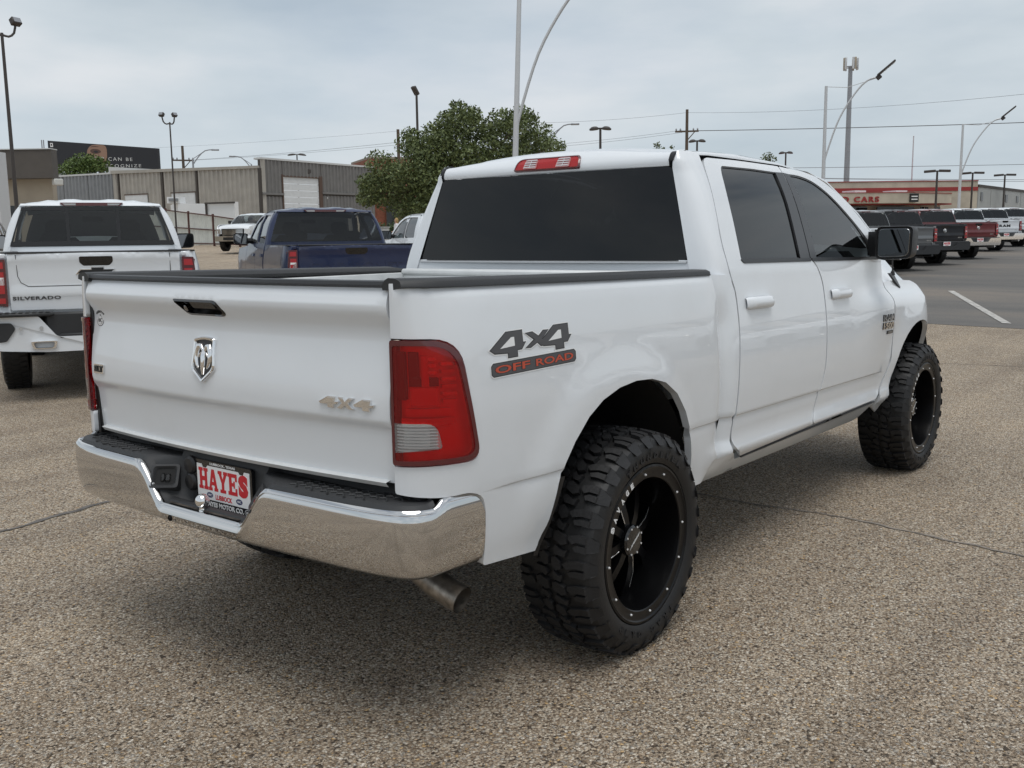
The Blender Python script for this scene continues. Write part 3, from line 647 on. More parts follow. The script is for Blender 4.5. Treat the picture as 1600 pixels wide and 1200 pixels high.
# -- poles
def pole(name,label,cat,u,dep,vtop,r0,r1,m,group=None):
    q=base(u,dep); e=empty(name,label,cat,q,0,group); h=zat(u,vtop,dep)-q.z
    mb=MB(); mb.tube([(0,0,0),(0,0,h*.5),(0,0,h)],[r0,(r0+r1)/2,r1],10); mb.build('shaft',m,e); return e,h
def view_dir(e):
    d=(e.location-CAM).xy.normalized(); return Vector((d.y,-d.x,0)),Vector((d.x,d.y,0))   # picture-right, away
GL='twin headed brown flood light poles'
for u,dep,v,lab,heads in ((31,31,61,'tall brown flood light pole at the left edge of the photo',((-1,.75),(1,.40))),(277,50,194,'small twin flood light pole behind the SILVERADO pickup',((-1,.36),(1,.24)))):
    e,h=pole('flood_light',lab,'street lamp',u,dep,v,.070 if u<100 else .05,.045 if u<100 else .035,'pole_dark',GL); rt,aw=view_dir(e); ks=.72 if u<100 else .62
    for s,w in heads:
        mb=MB(); arm=[Vector((0,0,h-.05)),rt*s*w*.45+Vector((0,0,h-.10)),rt*s*w*.85+Vector((0,0,h+.02)),rt*s*w+Vector((0,0,h+.32))]; mb.tube([cat(arm,k*.5) for k in range(7)],.035,8)
        am=mb.build('arm','pole_dark',e); c=rt*s*w*1.02+Vector((0,0,h+.36)); mb=MB(); X=Matrix.Translation(c)@Matrix.Rotation(math.atan2(aw.y,aw.x)+R(35*s),4,'Z')@Matrix.Rotation(R(28),4,'Y')@Matrix.Scale(ks,4)
        mb.box(-.14,.14,-.22,.22,-.16,.16,.04,0,X); mb.box(-.155,-.139,-.17,.17,-.11,.11,0,2,X); mb.build('lamp_head',['pole_dark','lamp_glass','pole_galv'],am)
GC='white street lights with a curved arm'
for u,dep,v,lab,vb in ((800,28,6,'nearest white curved-arm street light, above the lifted pickup',0),(1283,45,140,'white curved-arm street light beside the cell tower',0),(1495,61,197,'white curved-arm street light farthest right',0)):
    e,h=pole('street_light',lab,'street lamp',u,dep,v,.10,.065,'pole_white',GC); e.rotation_euler=(R(2.2)*.62,R(2.2)*.79,0) if u<900 else (0,0,0); d=Vector((.35,-.94,0)).normalized()
    arm=[Vector((0,0,h*.52)),Vector((0,0,h*.60))+d*.12,Vector((0,0,h*.80))+d*.60,Vector((0,0,h*.95))+d*1.25,Vector((0,0,h*1.02))+d*1.75,Vector((0,0,h*1.035))+d*2.2]
    mb=MB(); mb.tube([cat(arm,k*.25) for k in range(21)],.042,8); mb.tube([Vector((0,0,h-.03)),Vector((0,0,h*.985))+d*.9,Vector((0,0,h*1.03))+d*2.1],.014,6); am=mb.build('arm','pole_white',e)
    mb=MB(); X=Matrix.Translation(Vector((0,0,h*1.035))+d*2.2)@Matrix.Rotation(math.atan2(d.y,d.x),4,'Z')@Matrix.Rotation(R(-40),4,'Y')
    mb.box(.0,.95,-.17,.17,.05,.13,.02,0,X); mb.box(-.10,.12,-.08,.08,-.10,.10,.02,0,X)
    for k in range(4): mb.box(.18+.19*k,.32+.19*k,-.13,.13,.035,.05,0,1,X)
    mb.build('lamp_head',['pole_dark','lamp_glass'],am)
GS='dark shoebox parking lot lights'
for u,dep,v,w,lab,sh in ((938,62,203,.62,'round headed dark lot light above the cab roof',1),(1087,78,222,.6,'round headed dark lot light beside the utility pole',1),(1224,95,240,.6,'round headed dark lot light over the rear door',1),(1459,76,268,.85,'dark flat headed lot light left of the farthest street light',0),(1514,88,271,.85,'dark flat headed lot light right of the farthest street light',0),(1564,93,274,.85,'dark flat headed lot light nearest the right edge',0),(657,64,148,0,'dark single lot light rising out of the big tree',2),(470,120,243,1.0,'dark twin lot light behind the workshop roof',1)):
    e,h=pole('lot_light',lab,'street lamp',u,dep,v,.10,.075,'pole_dark',GS); rt,aw=view_dir(e)
    for s in (-1,1):
        if sh==2:
            if s<0: continue
            c=rt*-.08+Vector((0,0,h+.05)); mb=MB(); X=Matrix.Translation(c)@Matrix.Rotation(math.atan2(rt.y,rt.x)+R(40),4,'Z')@Matrix.Rotation(R(55),4,'Y'); mb.box(-.3,.3,-.2,.2,-.1,.1,.04,0,X); mb.build('lamp_head','pole_dark',e); continue
        c=rt*s*w*.62+Vector((0,0,h+(.0 if sh else -.02))); mb=MB(); X=Matrix.Translation(c)@Matrix.Rotation(math.atan2(rt.y,rt.x),4,'Z')@Matrix.Rotation(R(6*s if sh else 3*s),4,'Y')
        if sh: mb.loft([[X@Vector((w*.5*k*math.cos(a),.28*k*math.sin(a),z)) for a in [2*math.pi*i/14 for i in range(14)]] for z,k in ((-.12,.85),(-.10,1),(-.02,1),(.08,.55),(.10,.2))],True,True)
        else: mb.box(-w*.5,w*.5,-.2,.2,-.09,.09,.03,0,X)
        mb.build('lamp_head','pole_dark',e)
    if not sh==2: mb=MB(); mb.tube([rt*-w*.3+Vector((0,0,h-.02)),rt*w*.3+Vector((0,0,h-.02))],.05,6); mb.build('cross_arm','pole_dark',e)
e,h=pole('cell_tower','tall grey cell tower with antennas on top','cell tower',1319,130,110,.42,.26,'pole_galv'); rt,aw=view_dir(e)
mb=MB()
for k in range(12):
    a=2*math.pi*k/12; b2=a+2*math.pi/12; mb.tube([(.85*math.cos(a),.85*math.sin(a),h-.15),(.85*math.cos(b2),.85*math.sin(b2),h-.15)],.05,5)
for k in range(3): a=2*math.pi*k/3+.3; mb.tube([(0,0,h-.15),(.85*math.cos(a),.85*math.sin(a),h-.15)],.05,5)
pf=mb.build('platform','pole_galv',e)
for k in range(9):
    a=2*math.pi*(k+.5*(k%2))/9; mb=MB(); mb.box(-.14,.14,-.08,.08,-.75,.75,.03,0,Matrix.Translation((.92*math.cos(a),.92*math.sin(a),h+.25))@Matrix.Rotation(a+math.pi/2,4,'Z')); mb.build('antenna_panel','pole_white' if k%3 else 'tan_stucco',pf)
e,h=pole('flagpole','thin pale mast standing right of the cell tower','pole',1420,95,216,.09,.05,'pole_white')
mb=MB(); mb.lathe([(0,.0005),(.05,.09),(.12,.0005)],8,'z',(0,0,h)); mb.build('ball','pole_white',e)
GU='wooden utility poles'
UP=[]
for u,dep,v,lab,va in ((1071,85,175,'wooden utility pole with a crossarm behind the cab roof',208),(294,95,230,'wooden utility pole with a crossarm, right of the billboard',252),(627,80,205,'bare utility pole top left of the big tree',0)):
    e,h=pole('utility_pole',lab,'utility pole',u,dep,v,.17,.12,'wood_pole',GU); rt,aw=view_dir(e)
    if va:
        za=zat(u,va,dep)-e.location.z; mb=MB(); mb.box(-1.0,1.0,-.06,.06,-.07,.07,0,0,Matrix.Translation((0,0,za))@Matrix.Rotation(math.atan2(rt.y,rt.x),4,'Z')); mb.tube([rt*.7+Vector((0,0,za)),Vector((0,0,za-.8))],.04,6); ca=mb.build('crossarm','wood_pole',e)
        for k in (-.9,-.55,.55,.9): mb=MB(); mb.lathe([(0,.05),(.1,.08),(.2,.03)],8,'z',tuple(rt*k+Vector((0,0,za+.07)))); mb.build('insulator','pole_galv',ca)
GR_='small grey cobra head street lights'
for u,dep,v,s,lab in ((309,90,250,1,'small cobra head street light right of the billboard utility pole'),(861,80,214,1,'small cobra head street light at the right of the big tree'),(399,110,258,-1,'tiny cobra head street light above the warehouse roof')):
    e,h=pole('road_light',lab,'street lamp',u,dep,v,.11,.08,'pole_galv',GR_); rt,aw=view_dir(e)
    mb=MB(); arm=[Vector((0,0,h-.5)),rt*s*.5+Vector((0,0,h+.2)),rt*s*1.1+Vector((0,0,h+.75)),rt*s*1.75+Vector((0,0,h+.85))]; mb.tube([cat(arm,k*.5) for k in range(7)],.05,6); mb.tube([Vector((0,0,h)),rt*s*1.1+Vector((0,0,h+.75))],.03,6); am=mb.build('arm','pole_galv',e)
    mb=MB(); mb.box(-.1,.6,-.13,.13,-.08,.06,.04,0,Matrix.Translation(arm[-1])@Matrix.Rotation(math.atan2((rt*s).y,(rt*s).x),4,'Z')); mb.build('lamp_head','pole_galv',am)
# wires
def wire(label,pts,r=.022,sag=.012):
    P=[]
    for (u0,v0,d0),(u1,v1,d1) in zip(pts,pts[1:]):
        a,b_=at(u0,v0,d0),at(u1,v1,d1); n=10; L_=(b_-a).length
        for k in range(n+1):
            t=k/n; p=a.lerp(b_,t); p.z-=4*sag*L_*t*(1-t); P.append(p)
    mb=MB(); mb.tube(P,r*.62,5); o=mb.build('power_line','wire'); tag(o,label,'wire','overhead power lines'); return o
wire('top power line from behind the big tree to the utility pole',[(840,192,84),(1073,176,85)],.016)
wire('top power line climbing to the right from the utility pole',[(1073,176,85),(1640,143,60)],.016)
wire('thick power line crossing behind the cell tower',[(1078,204.5,85),(1640,190,75)],.05,.003)
wire('upper crossarm wire left of the utility pole',[(760,232,88),(1066,203.5,85)],.018); wire('lower crossarm wire left of the utility pole',[(760,236,88),(1066,207,85)],.018)
wire('wire passing low behind the three curved street lights',[(1150,263,95),(1640,256,90)],.035,.002)
wire('upper of two wires just above the used car building',[(1150,276.5,95),(1640,281,92)],.035,.002); wire('lower of two wires just above the used car building',[(1200,277.5,97),(1640,284,93)],.03,.002)
wire('faint high wire over the warehouse roofs',[(240,231,100),(620,205,85)],.012,.004); wire('wire from the billboard utility pole to the bare pole',[(300,250,95),(625,222,82)],.02,.004); wire('second wire from the billboard utility pole to the bare pole',[(300,250.5,95),(625,226,82)],.016,.004)
# -- used car dealership
b=empty('dealership_building','beige used car showroom with a red stripe and USED CARS letters','building')
d=88; M0,M1=base(1180,d-2),base(1523,d+2); zr=lambda v:zat(1500,v,d+1.5)
part('wall','dealer_beige',b,(M0,M1,1.0,(zat(1180,287,d-2),zat(1523,283.5,d+2)),14))
part('red_stripe','dealer_red',b,(M0,M1,(zat(1180,303,d-2),zat(1523,298.3,d+2)),(zat(1180,296.5,d-2),zat(1523,292.5,d+2)),.3,.05))
part('parapet_cap','dealer_red',b,(M0,M1,(zat(1180,287,d-2),zat(1523,283.5,d+2)),(zat(1180,286,d-2),zat(1523,282.2,d+2)),14.1,.06))
C0,C1=base(1240,80),base(1424,81); C2=base(1483,84)
part('canopy','dealer_beige',b,(C0,C1,zat(1350,318,80.5),zat(1350,302,80.5),5,0),(C1,C2,(zat(1424,318,81),zat(1483,317.5,84)),(zat(1424,302,81),zat(1483,303,84)),5,0))
part('canopy_stripe','dealer_red',b,(C0,C2,zat(1350,319.8,80.5),zat(1350,317.8,80.5),4,.06),(C0,C1,zat(1350,302,80.5),zat(1350,301,80.5),4,.05),(C1,C2,(zat(1424,302,81),zat(1483,303,84)),(zat(1424,301,81),zat(1483,302,84)),4,.05))
part('shop_front','dealer_beige',b,(base(1260,82.5),base(1466,84.5),1.0,zat(1350,318.5,82.5),.3))
for u0,u1 in ((1325,1352),(1368,1425)): part('window','window_dark',b,(base(u0,82.4),base(u1,83.4),1.6,zat(u0,323.5,82.5),.1,.06))
for u0,u1 in ((1432,1436.5),(1439,1443),(1456,1462)): part('window','window_dark',b,(base(u0,83.6),base(u1,83.8),2.4,zat(u0,323.5,83.5),.1,.3))
t=(C1-C0).xy; Lc=t.length; t=t/Lc; n=Vector((t.y,-t.x)); n=n if (CAM.xy-C0.xy).dot(n)>0 else -n
CFn=lambda u,v,dd_:Vector((*(C0.xy+t*u*Lc+n*dd_),v))
uf=lambda u:((base(u,80.5).xy-C0.xy).dot(t))/Lc
mb=MB(); letter(mb,'USED CARS',CFn,uf(1283),uf(1372),zat(1350,316.3,80.5),zat(1350,307.5,80.5),.0,.12,0,bold=.025,space=1.25); mb.build('sign_letters','dealer_red',b,'red letters USED CARS',smooth=False,fix=False)
mb=MB(); mb.prism([(uf(1422),zat(1430,316,81)),(uf(1436),zat(1430,316,81)),(uf(1436),zat(1430,303,81)),(uf(1422),zat(1430,303,81))],CFn,.02,.15,0)
for v in (306.5,311): mb.prism([(uf(1424),zat(1430,v+1.6,81)),(uf(1434),zat(1430,v+1.6,81)),(uf(1434),zat(1430,v,81)),(uf(1424),zat(1430,v,81))],CFn,.15,.17,1)
mb.build('logo_board',['print_black','print_white'],b,smooth=False)
for u in (1333,1397): part('roof_unit','trailer_white',b,(base(u,82),base(u+17,82.5),zat(u,302.5,82),zat(u,298,82),1.5))
b=empty('warehouse','long grey panel warehouse with small windows at the right edge','building')
H0,H1=base(1524,90),base(1700,118); dh=lambda u:1/((1-(u-1524)/176)/90+((u-1524)/176)/118); hp=lambda u:base(u,dh(u)); zh=lambda u:zat(u,293+(u-1524)*.118,dh(u))
for k,(u0,u1) in enumerate(((1524,1543.5),(1544.1,1566),(1566.6,1590),(1590.6,1620),(1620.6,1660))): part('wall_panel','grey_metal' if False else 'pale_panel',b,(hp(u0),hp(u1),1.0,(zh(u0),zh(u1)),.3)) if 'pale_panel' in MT or mat('pale_panel',(.34,.35,.34),.6,var=(1,.08)) else None
part('roof_edge','seam_dark',b,(H0,hp(1660),(zh(1524),zh(1660)),(zh(1524)+.25,zh(1660)+.25),10,.05))
for u,v0,v1 in ((1529.5,301,314),(1568,305,316),(1585,307,317)): part('window','window_dark',b,(hp(u-1.6),hp(u+1.6),zat(u,v1,dh(u)),zat(u,v0,dh(u)),.1,.05))
# -- trees, shrubs
def leaves(mb_v,mb_f,c,rad,n,size,flat=.8):
    for _ in range(n):
        while True:
            p=Vector((random.uniform(-1,1),random.uniform(-1,1),random.uniform(-1,1)))
            if .25<p.length<1: break
        p=c+Vector((p.x*rad,p.y*rad,p.z*rad*flat)); a=Vector((random.gauss(0,1),random.gauss(0,1),random.gauss(0,1))).normalized(); b_=a.orthogonal().normalized(); s=size*random.uniform(.6,1.3)
        k=random.uniform(0,6.28); b2=(Matrix.Rotation(k,3,a)@b_); c2=a.cross(b2); o=len(mb_v)
        mb_v+= [tuple(p-b2*s*.9),tuple(p+c2*s*.42),tuple(p+b2*s*.9),tuple(p-c2*s*.42)]; mb_f.append((o,o+1,o+2,o+3))
def tree(name,label,loc,h,clumps,n,size,m,cat_='tree',group=None,trunk=.22,limbs=True):
    e=empty(name,label,cat_,loc,0,group); V=[];F=[]
    for c,r in clumps: leaves(V,F,Vector(c),r,int(n*r**2),size)
    me=bpy.data.meshes.new('crown'); me.from_pydata(V,[],F); me.materials.append(MT[m]); link('crown',me,e)
    if limbs:
        mb=MB(); top=Vector((0,0,h*.35)); mb.tube([(0,0,-.1),(0.05,0,h*.18),top],[trunk*1.2,trunk,trunk*.8],9)
        for c,r in clumps[:14]: mb.tube([top,top.lerp(Vector(c),.5)+Vector((0,0,.2)),Vector(c)],[trunk*.5,trunk*.28,trunk*.08],6)
        mb.build('trunk','bark',e)
    return e
q=base(712,50); rt_=Vector((CR.x,CR.y,0)).normalized(); aw_=FWD
ppm=50/FPX
cl=[]
for u,v,r in ((590,285,1.0),(580,305,.9),(612,262,1.1),(610,300,1.3),(640,280,1.5),(645,235,1.1),(660,310,1.4),(675,255,1.5),(690,215,1.3),(705,195,.9),(712,235,1.5),(735,200,1.2),(745,185,.8),(740,255,1.6),(765,210,1.0),(780,240,1.4),(790,195,.9),(812,205,1.1),(815,245,1.3),(840,220,1.0),(835,190,.7),(858,235,.9),(875,250,.6),(665,275,1.6),(700,290,1.7),(770,275,1.6),(820,280,1.3),(640,325,1.0),(680,330,1.2),(575,285,.6),(655,215,.6),(720,180,.55),(810,185,.6)):
    for j in (-1,0,1):
        c=rt_*((u-712+random.uniform(-8,8))*ppm)+Vector((0,0,zat(712,v+random.uniform(-5,5),50)-q.z))+aw_*(j*1.6*(.5+r*.5)+random.uniform(-.4,.4)); cl.append((tuple(c),r*random.uniform(.62,.85)))
random.shuffle(cl)
tree('shade_tree','big dark green shade tree behind the cab of the lifted pickup',q,8,cl,620,.105,'leaf_oak')
q=base(142,114); pp=114/FPX; cl=[(tuple(rt_*((u-142)*pp)+Vector((0,0,zat(142,v,114)-q.z))+aw_*random.uniform(-1,1)),r*1.45) for u,v,r in ((112,268,.9),(125,260,1.0),(140,257,1.1),(155,257,1.0),(168,262,.9),(150,268,1.3),(130,272,1.3),(176,268,.6),(142,290,1.5))]
tree('small_tree','bright green tree in front of the billboard',q,6,cl,200,.20,'leaf_light')
for u,v,d,w,lab in ((1026,225,110,.45,'distant treetop left of the utility pole showing over the cab roof'),(1196,241,110,.6,'distant treetop over the rear door of the lifted pickup'),(1048,228,115,.3,'tiny distant treetop beside the utility pole')):
    q=base(u,d); z=zat(u,v,d)-q.z; tree('distant_tree',lab,q,z,[((0,0,z-.3),w),(tuple(rt_*w*.9+Vector((0,0,z-.7))),w*.9),(tuple(rt_*-w*.9+Vector((0,0,z-.8))),w*.8),((0,0,z-1.6),w*1.8),((0,0,z-3),w*2)],200,.16,'leaf_oak','tree','distant treetops')
q=base(608,56); tree('shrub','low green shrub in front of the brick building',q,1,[(tuple(rt_*((k-2)*.35)+Vector((0,0,zat(608,360,56)-q.z+random.uniform(-.2,.15)))),.55) for k in range(5)]+[((0,0,.35),.7)],700,.08,'leaf_shrub','shrub',limbs=False)
b=empty('utility_box','small white utility box beside the shrub','utility box'); p=at(596,361,54); mb=MB(); mb.box(p.x-.35,p.x+.35,p.y-.3,p.y+.3,hgt(p.x,p.y),zat(596,356,54),.04); mb.build('cabinet','trailer_white',b); mb=MB(); mb.box(p.x-.38,p.x+.38,p.y-.33,p.y+.33,zat(596,356,54),zat(596,354.6,54),.02); mb.build('lid','roof_light',b)
# -- person
def person():
    q=base(620,47); e=empty('person','woman with blond hair and a white top walking in front of the brick building','person',q,R(150))
    J={'pel':(0,0,.95,.15),'sp':(0,0,1.15,.125),'ch':(0,0,1.32,.15),'nk':(0,0,1.46,.055),'hd':(.01,0,1.58,.095),'top':(.005,0,1.68,.07),
       'hl':(0,.09,.90,.10),'kl':(.06,.10,.50,.06),'al':(.0,.10,.09,.042),'fl':(.15,.10,.035,.035),'hr':(0,-.09,.90,.10),'kr':(-.01,-.10,.50,.06),'ar':(-.12,-.10,.11,.042),'fr':(.02,-.11,.035,.035),
       'sl':(0,.18,1.38,.065),'el':(-.05,.24,1.12,.045),'wl':(.10,.20,.98,.032),'pl':(.16,.17,.96,.03),'sr':(0,-.18,1.38,.065),'er':(.0,-.25,1.12,.045),'wr':(.14,-.18,1.05,.032),'pr':(.2,-.14,1.06,.03)}
    K=list(J); ed=[('pel','sp'),('sp','ch'),('ch','nk'),('nk','hd'),('hd','top'),('pel','hl'),('hl','kl'),('kl','al'),('al','fl'),('pel','hr'),('hr','kr'),('kr','ar'),('ar','fr'),('ch','sl'),('sl','el'),('el','wl'),('wl','pl'),('ch','sr'),('sr','er'),('er','wr'),('wr','pr')]
    me=bpy.data.meshes.new('body'); me.from_pydata([J[k][:3] for k in K],[(K.index(a),K.index(c)) for a,c in ed],[]); o=link('body',me,None); sk=o.modifiers.new('s','SKIN'); 
    for k,v in zip(K,me.skin_vertices[0].data): v.radius=(J[k][3],J[k][3]); v.use_root=(k=='pel')
    sb=o.modifiers.new('u','SUBSURF'); sb.levels=2; sb.render_levels=2
    dg=bpy.context.evaluated_depsgraph_get(); dg.update(); nm=bpy.data.meshes.new_from_object(o.evaluated_get(dg)); bpy.data.objects.remove(o)
    mat('skin',(.42,.25,.18),.6); mat('top_white',(.72,.70,.72),.8); mat('trousers',(.30,.28,.27),.85); mat('hair_blond',(.36,.24,.10),.7)
    for m in ('skin','top_white','trousers','pole_dark'): nm.materials.append(MT[m])
    for p in nm.polygons:
        c=p.center; p.material_index=3 if c.z<.075 else 2 if c.z<.92 and abs(c.y)<.19 and not (c.x>.08 and c.z>.8) else 0 if (c.z>1.45 or (abs(c.y)>.13 and c.z<1.10 and c.z>.85)) else 1; p.use_smooth=True
    link('body',nm,e)
    mb=MB(); rr=[]
    for i in range(9):
        a=math.pi*i/8; rr.append([(-.012+.108*math.sin(a)*math.cos(t)*(1 if math.cos(t)<.2 else .72),.105*math.sin(a)*math.sin(t),1.60+.125*math.cos(a)-(.10 if math.cos(t)<-.1 and i>4 else 0)) for t in [2*math.pi*k/14 for k in range(14)]])
    mb.loft(rr,True,True); mb.build('hair','hair_blond',e)
person()
# ------------------------------------------------------------------ the lifted pickup
T=empty('pickup_truck','lifted white crew cab pickup on big black mud tyres, nearest in the foreground','pickup truck')
def nrm(P,s,z,e=2e-3):
    a=Vector(P(s+e,z))-Vector(P(s-e,z)); b=Vector(P(s,z+e))-Vector(P(s,z-e)); return a.cross(b).normalized()
def on(P): return lambda u,v,d: Vector(P(u,v))+nrm(P,u,v)*d
SID=on(Pside); TGT=on(Ptg)
CREASE=(.752,.757,.7605,.766)
arch_r=[(-.547,.494),(-.52,.54),(-.496,.595),(-.465,.717),(-.434,.78),(-.379,.847),(-.295,.922),(-.207,.970),(-.097,1.002),(.02,1.015),(.135,1.01),(.246,.984),(.344,.929),(.419,.846),(.475,.742),(.505,.63),(.525,.50)]
lamp=smoothpoly([(-1.150,1.236,.012),(-.925,1.233,.13),(-.898,1.06,.2),(-.868,.874,.045),(-1.150,.866,.012)],.03,6)
bed=[(-1.152,1.398,.005),(-.6,1.398,.01),(0,1.395,.01),(.718,1.388,.02),(.770,1.20,.10),(.772,.62,.03),(.66,.497,.02)]+[(a,b,.0) for a,b in arch_r[::-1]]+[(-.823,.515,.012),(-.834,.70,.01),(-.85,.752,.03),(-.90,.772,.02),(-.98,.766,.05),(-1.152,.778,.01)]
bed=smoothpoly(bed,.01,3)
rdoor=smoothpoly([(1.017,.556,.015),(.893,.632,.05),(.909,.775),(.931,1.0),(.95,1.164,.1),(.946,1.316,.08),(.907,1.39,.06),(.901,1.50,.08),(.94,1.63,.1),(1.0,1.80,.1),(1.052,1.915,.09),(1.45,1.928,.1),(1.953,1.934,.01),(1.862,1.452,.02),(1.915,1.427,.03),(1.985,1.343,.1),(1.993,1.162,.2),(1.968,.889,.15),(1.922,.786,.1),(1.870,.653,.06),(1.832,.605,.03),(1.845,.590,.01)],.03,3)
fdoor=smoothpoly([(1.860,.590,.01),(1.846,.608,.02),(1.882,.653,.06),(1.935,.786,.1),(1.981,.889,.15),(2.007,1.162,.2),(1.999,1.343,.1),(1.928,1.430,.03),(1.876,1.452,.02),(1.965,1.934,.01),(2.36,1.922,.15),(2.56,1.872,.12),(2.86,1.692,.12),(3.03,1.545,.05),(3.045,1.40,.05),(3.052,1.20,.05),(3.05,1.06,.05),(3.045,.82,.1),(2.915,.632,.08),(2.85,.604,.02)],.03,3)
rwin=smoothpoly([(1.048,1.453,.025),(1.125,1.75,.1),(1.178,1.85,.04),(1.212,1.886,.06),(1.56,1.895,.05),(1.862,1.896,.01),(1.745,1.453,.01)],.03,4)
fwin=smoothpoly([(1.950,1.453,.01),(2.032,1.893,.02),(2.18,1.893,.1),(2.34,1.872,.1),(2.49,1.812,.1),(2.76,1.632,.1),(2.83,1.56,.02),(2.86,1.445,.02)],.03,4)
bpil=[(1.745,1.449),(1.866,1.906),(2.035,1.905),(1.950,1.449)]
Z0=lambda p:p
SIDES=((False,'' ),(True,''))
for mir,_ in SIDES:
    bs=panel('bed_side',bed,Pside,'white_paint',T,step=.04,bstep=.02,thick=.03,holes=(smoothpoly([(-1.1525,1.240,.004),(-.917,1.238,.13),(-.892,1.06,.2),(-.862,.868,.045),(-1.1525,.860,.004)],.03,6),),mir=mir,zs=CREASE)
    rd=panel('rear_door',rdoor,Pside,'white_paint',T,step=.04,bstep=.02,thick=.03,holes=(rwin,bpil) if False else (smoothpoly([(1.045,1.446,.02)]+[(p[0],p[1],0) for p in rwin[5:-5]]+[(1.866,1.899,.002),(1.752,1.446,.002)],.01,2),),mir=mir,zs=CREASE)
    fd=panel('front_door',fdoor,Pside,'white_paint',T,step=.04,bstep=.02,thick=.03,holes=(smoothpoly([(1.943,1.446,.002),(2.029,1.897,.01),(2.18,1.898,.1),(2.345,1.876,.1),(2.495,1.816,.1),(2.77,1.636,.1),(2.95,1.49,.03),(2.955,1.446,.02)],.03,4),),mir=mir,zs=CREASE)
    # glass with its seals
    for dr,win,g in ((rd,rwin,'limo_glass'),(fd,fwin,'mid_glass')):
        panel('window',win,Pside,g,dr,step=.08,bstep=.04,thick=.004,off=-.006,mir=mir)
    hole=smoothpoly([(1.03,1.44,.02),(1.105,1.75,.1),(1.19,1.893,.06),(1.56,1.906,.05),(1.90,1.908,.01),(1.80,1.44,.01)],.03,4)
    panel('window_seal',hole,Pside,'trim_black',rd,step=.1,bstep=.04,thick=.004,off=-.0025,holes=(smoothpoly([(1.054,1.458,.025),(1.131,1.75,.1),(1.184,1.845,.04),(1.217,1.880,.06),(1.56,1.889,.05),(1.856,1.890,.01),(1.741,1.458,.01)],.03,4),),mir=mir)
    hole=smoothpoly([(1.90,1.44,.01),(2.02,1.905,.02),(2.18,1.906,.1),(2.35,1.884,.1),(2.50,1.824,.1),(2.79,1.63,.1),(2.97,1.48,.02),(2.97,1.44,.02)],.03,4)
    panel('window_seal',hole,Pside,'trim_black',fd,step=.1,bstep=.04,thick=.004,off=-.0025,holes=(smoothpoly([(1.956,1.458,.01),(2.037,1.888,.02),(2.18,1.888,.1),(2.337,1.867,.1),(2.487,1.807,.1),(2.752,1.630,.1),(2.818,1.56,.02),(2.85,1.45,.02)],.03,4),),mir=mir)
    # B pillar cover, one half on each door, and the belt strips
    for dr,pl in ((rd,[(1.735,1.452),(1.850,1.894),(1.950,1.898),(1.862,1.452)]),(fd,[(1.872,1.452),(1.960,1.898),(2.033,1.894),(1.954,1.452)])):
        panel('pillar_cover',pl,Pside,'pillar_black',dr,step=.06,thick=.012,off=.003,mir=mir)
    panel('belt_strip',smoothpoly([(1.042,1.452,.004),(1.065,1.434,.015),(1.872,1.436,.004),(1.878,1.452,.004)],.004,2),Pside,'trim_black',rd,step=.05,thick=.01,off=.004,mir=mir)
    panel('belt_strip',smoothpoly([(1.886,1.452,.004),(1.892,1.436,.004),(2.975,1.438,.004),(2.985,1.456,.004)],.004,2),Pside,'trim_black',fd,step=.05,thick=.01,off=.004,mir=mir)
    panel('mirror_sail',smoothpoly([(2.812,1.575,.01),(2.838,1.452,.01),(3.02,1.452,.01),(3.015,1.50,.03)],.01,3),Pside,'trim_black',fd,step=.05,thick=.01,off=.003,mir=mir)
    fl=yrev if mir else (lambda p:tuple(p))
    # door handles: the bulging pull
    for dr,(x0,x1,z0,z1) in ((rd,(1.028,1.305,1.226,1.283)),(fd,(2.09,2.365,1.230,1.287))):
        mb=MB(); rows=[]
        for i in range(15):
            t=i/14; u=x0+(x1-x0)*t; e=min(t,1-t); h=(z1-z0)/2*(.80+.2*sm(0,.12,e)); dep=.034*sm(-.05,.13,e)
            zc=(z0+z1)/2; row=[]
            for k in range(10):
                a=math.pi*k/9; row.append(fl(SID(u,zc-h*math.cos(a),.002+dep*math.sin(a)**.55)))
            rows.append(row)
        mb.grid(rows); mb.build('door_handle','white_paint',dr,angle=60)
    # lower sill strip between door and rocker, rocker panel below
    panel('rocker_panel',smoothpoly([(.90,.60,.01),(1.03,.535,.02),(2.84,.578,.01),(2.90,.59,.02),(2.87,.52,.05),(2.80,.47,.03),(.72,.455,.02),(.79,.60,.02)],.01,3),lambda s,z:(s,-(fw(s,z)-.010-.012*sm(.58,.50,z)),z-RK*s),'white_paint',T,step=.05,thick=.03,mir=mir)
    panel('sill_strip',[(1.05,.546),(2.85,.587),(2.852,.583),(1.055,.541)],Pside,'decal_grey',T,step=.05,thick=.01,off=.001,mir=mir)
    # fender
    FA=[(3.575+.515*math.cos(t),.53+.515*math.sin(t)) for t in [R(a) for a in range(-4,186,9)]]
    fen=[(2.93,.62),(3.058,.82),(3.063,1.06),(3.066,1.20),(3.06,1.30),(3.3,1.308),(3.6,1.298),(3.85,1.255),(4.0,1.20),(4.10,1.115),(4.155,1.0),(4.17,.80),(4.13,.60),(4.09,.50)]+FA+[(3.03,.50),(2.93,.53)]
    panel('fender',smoothpoly(fen,.02,2),Pside,'white_paint',T,step=.045,bstep=.025,thick=.03,mir=mir)
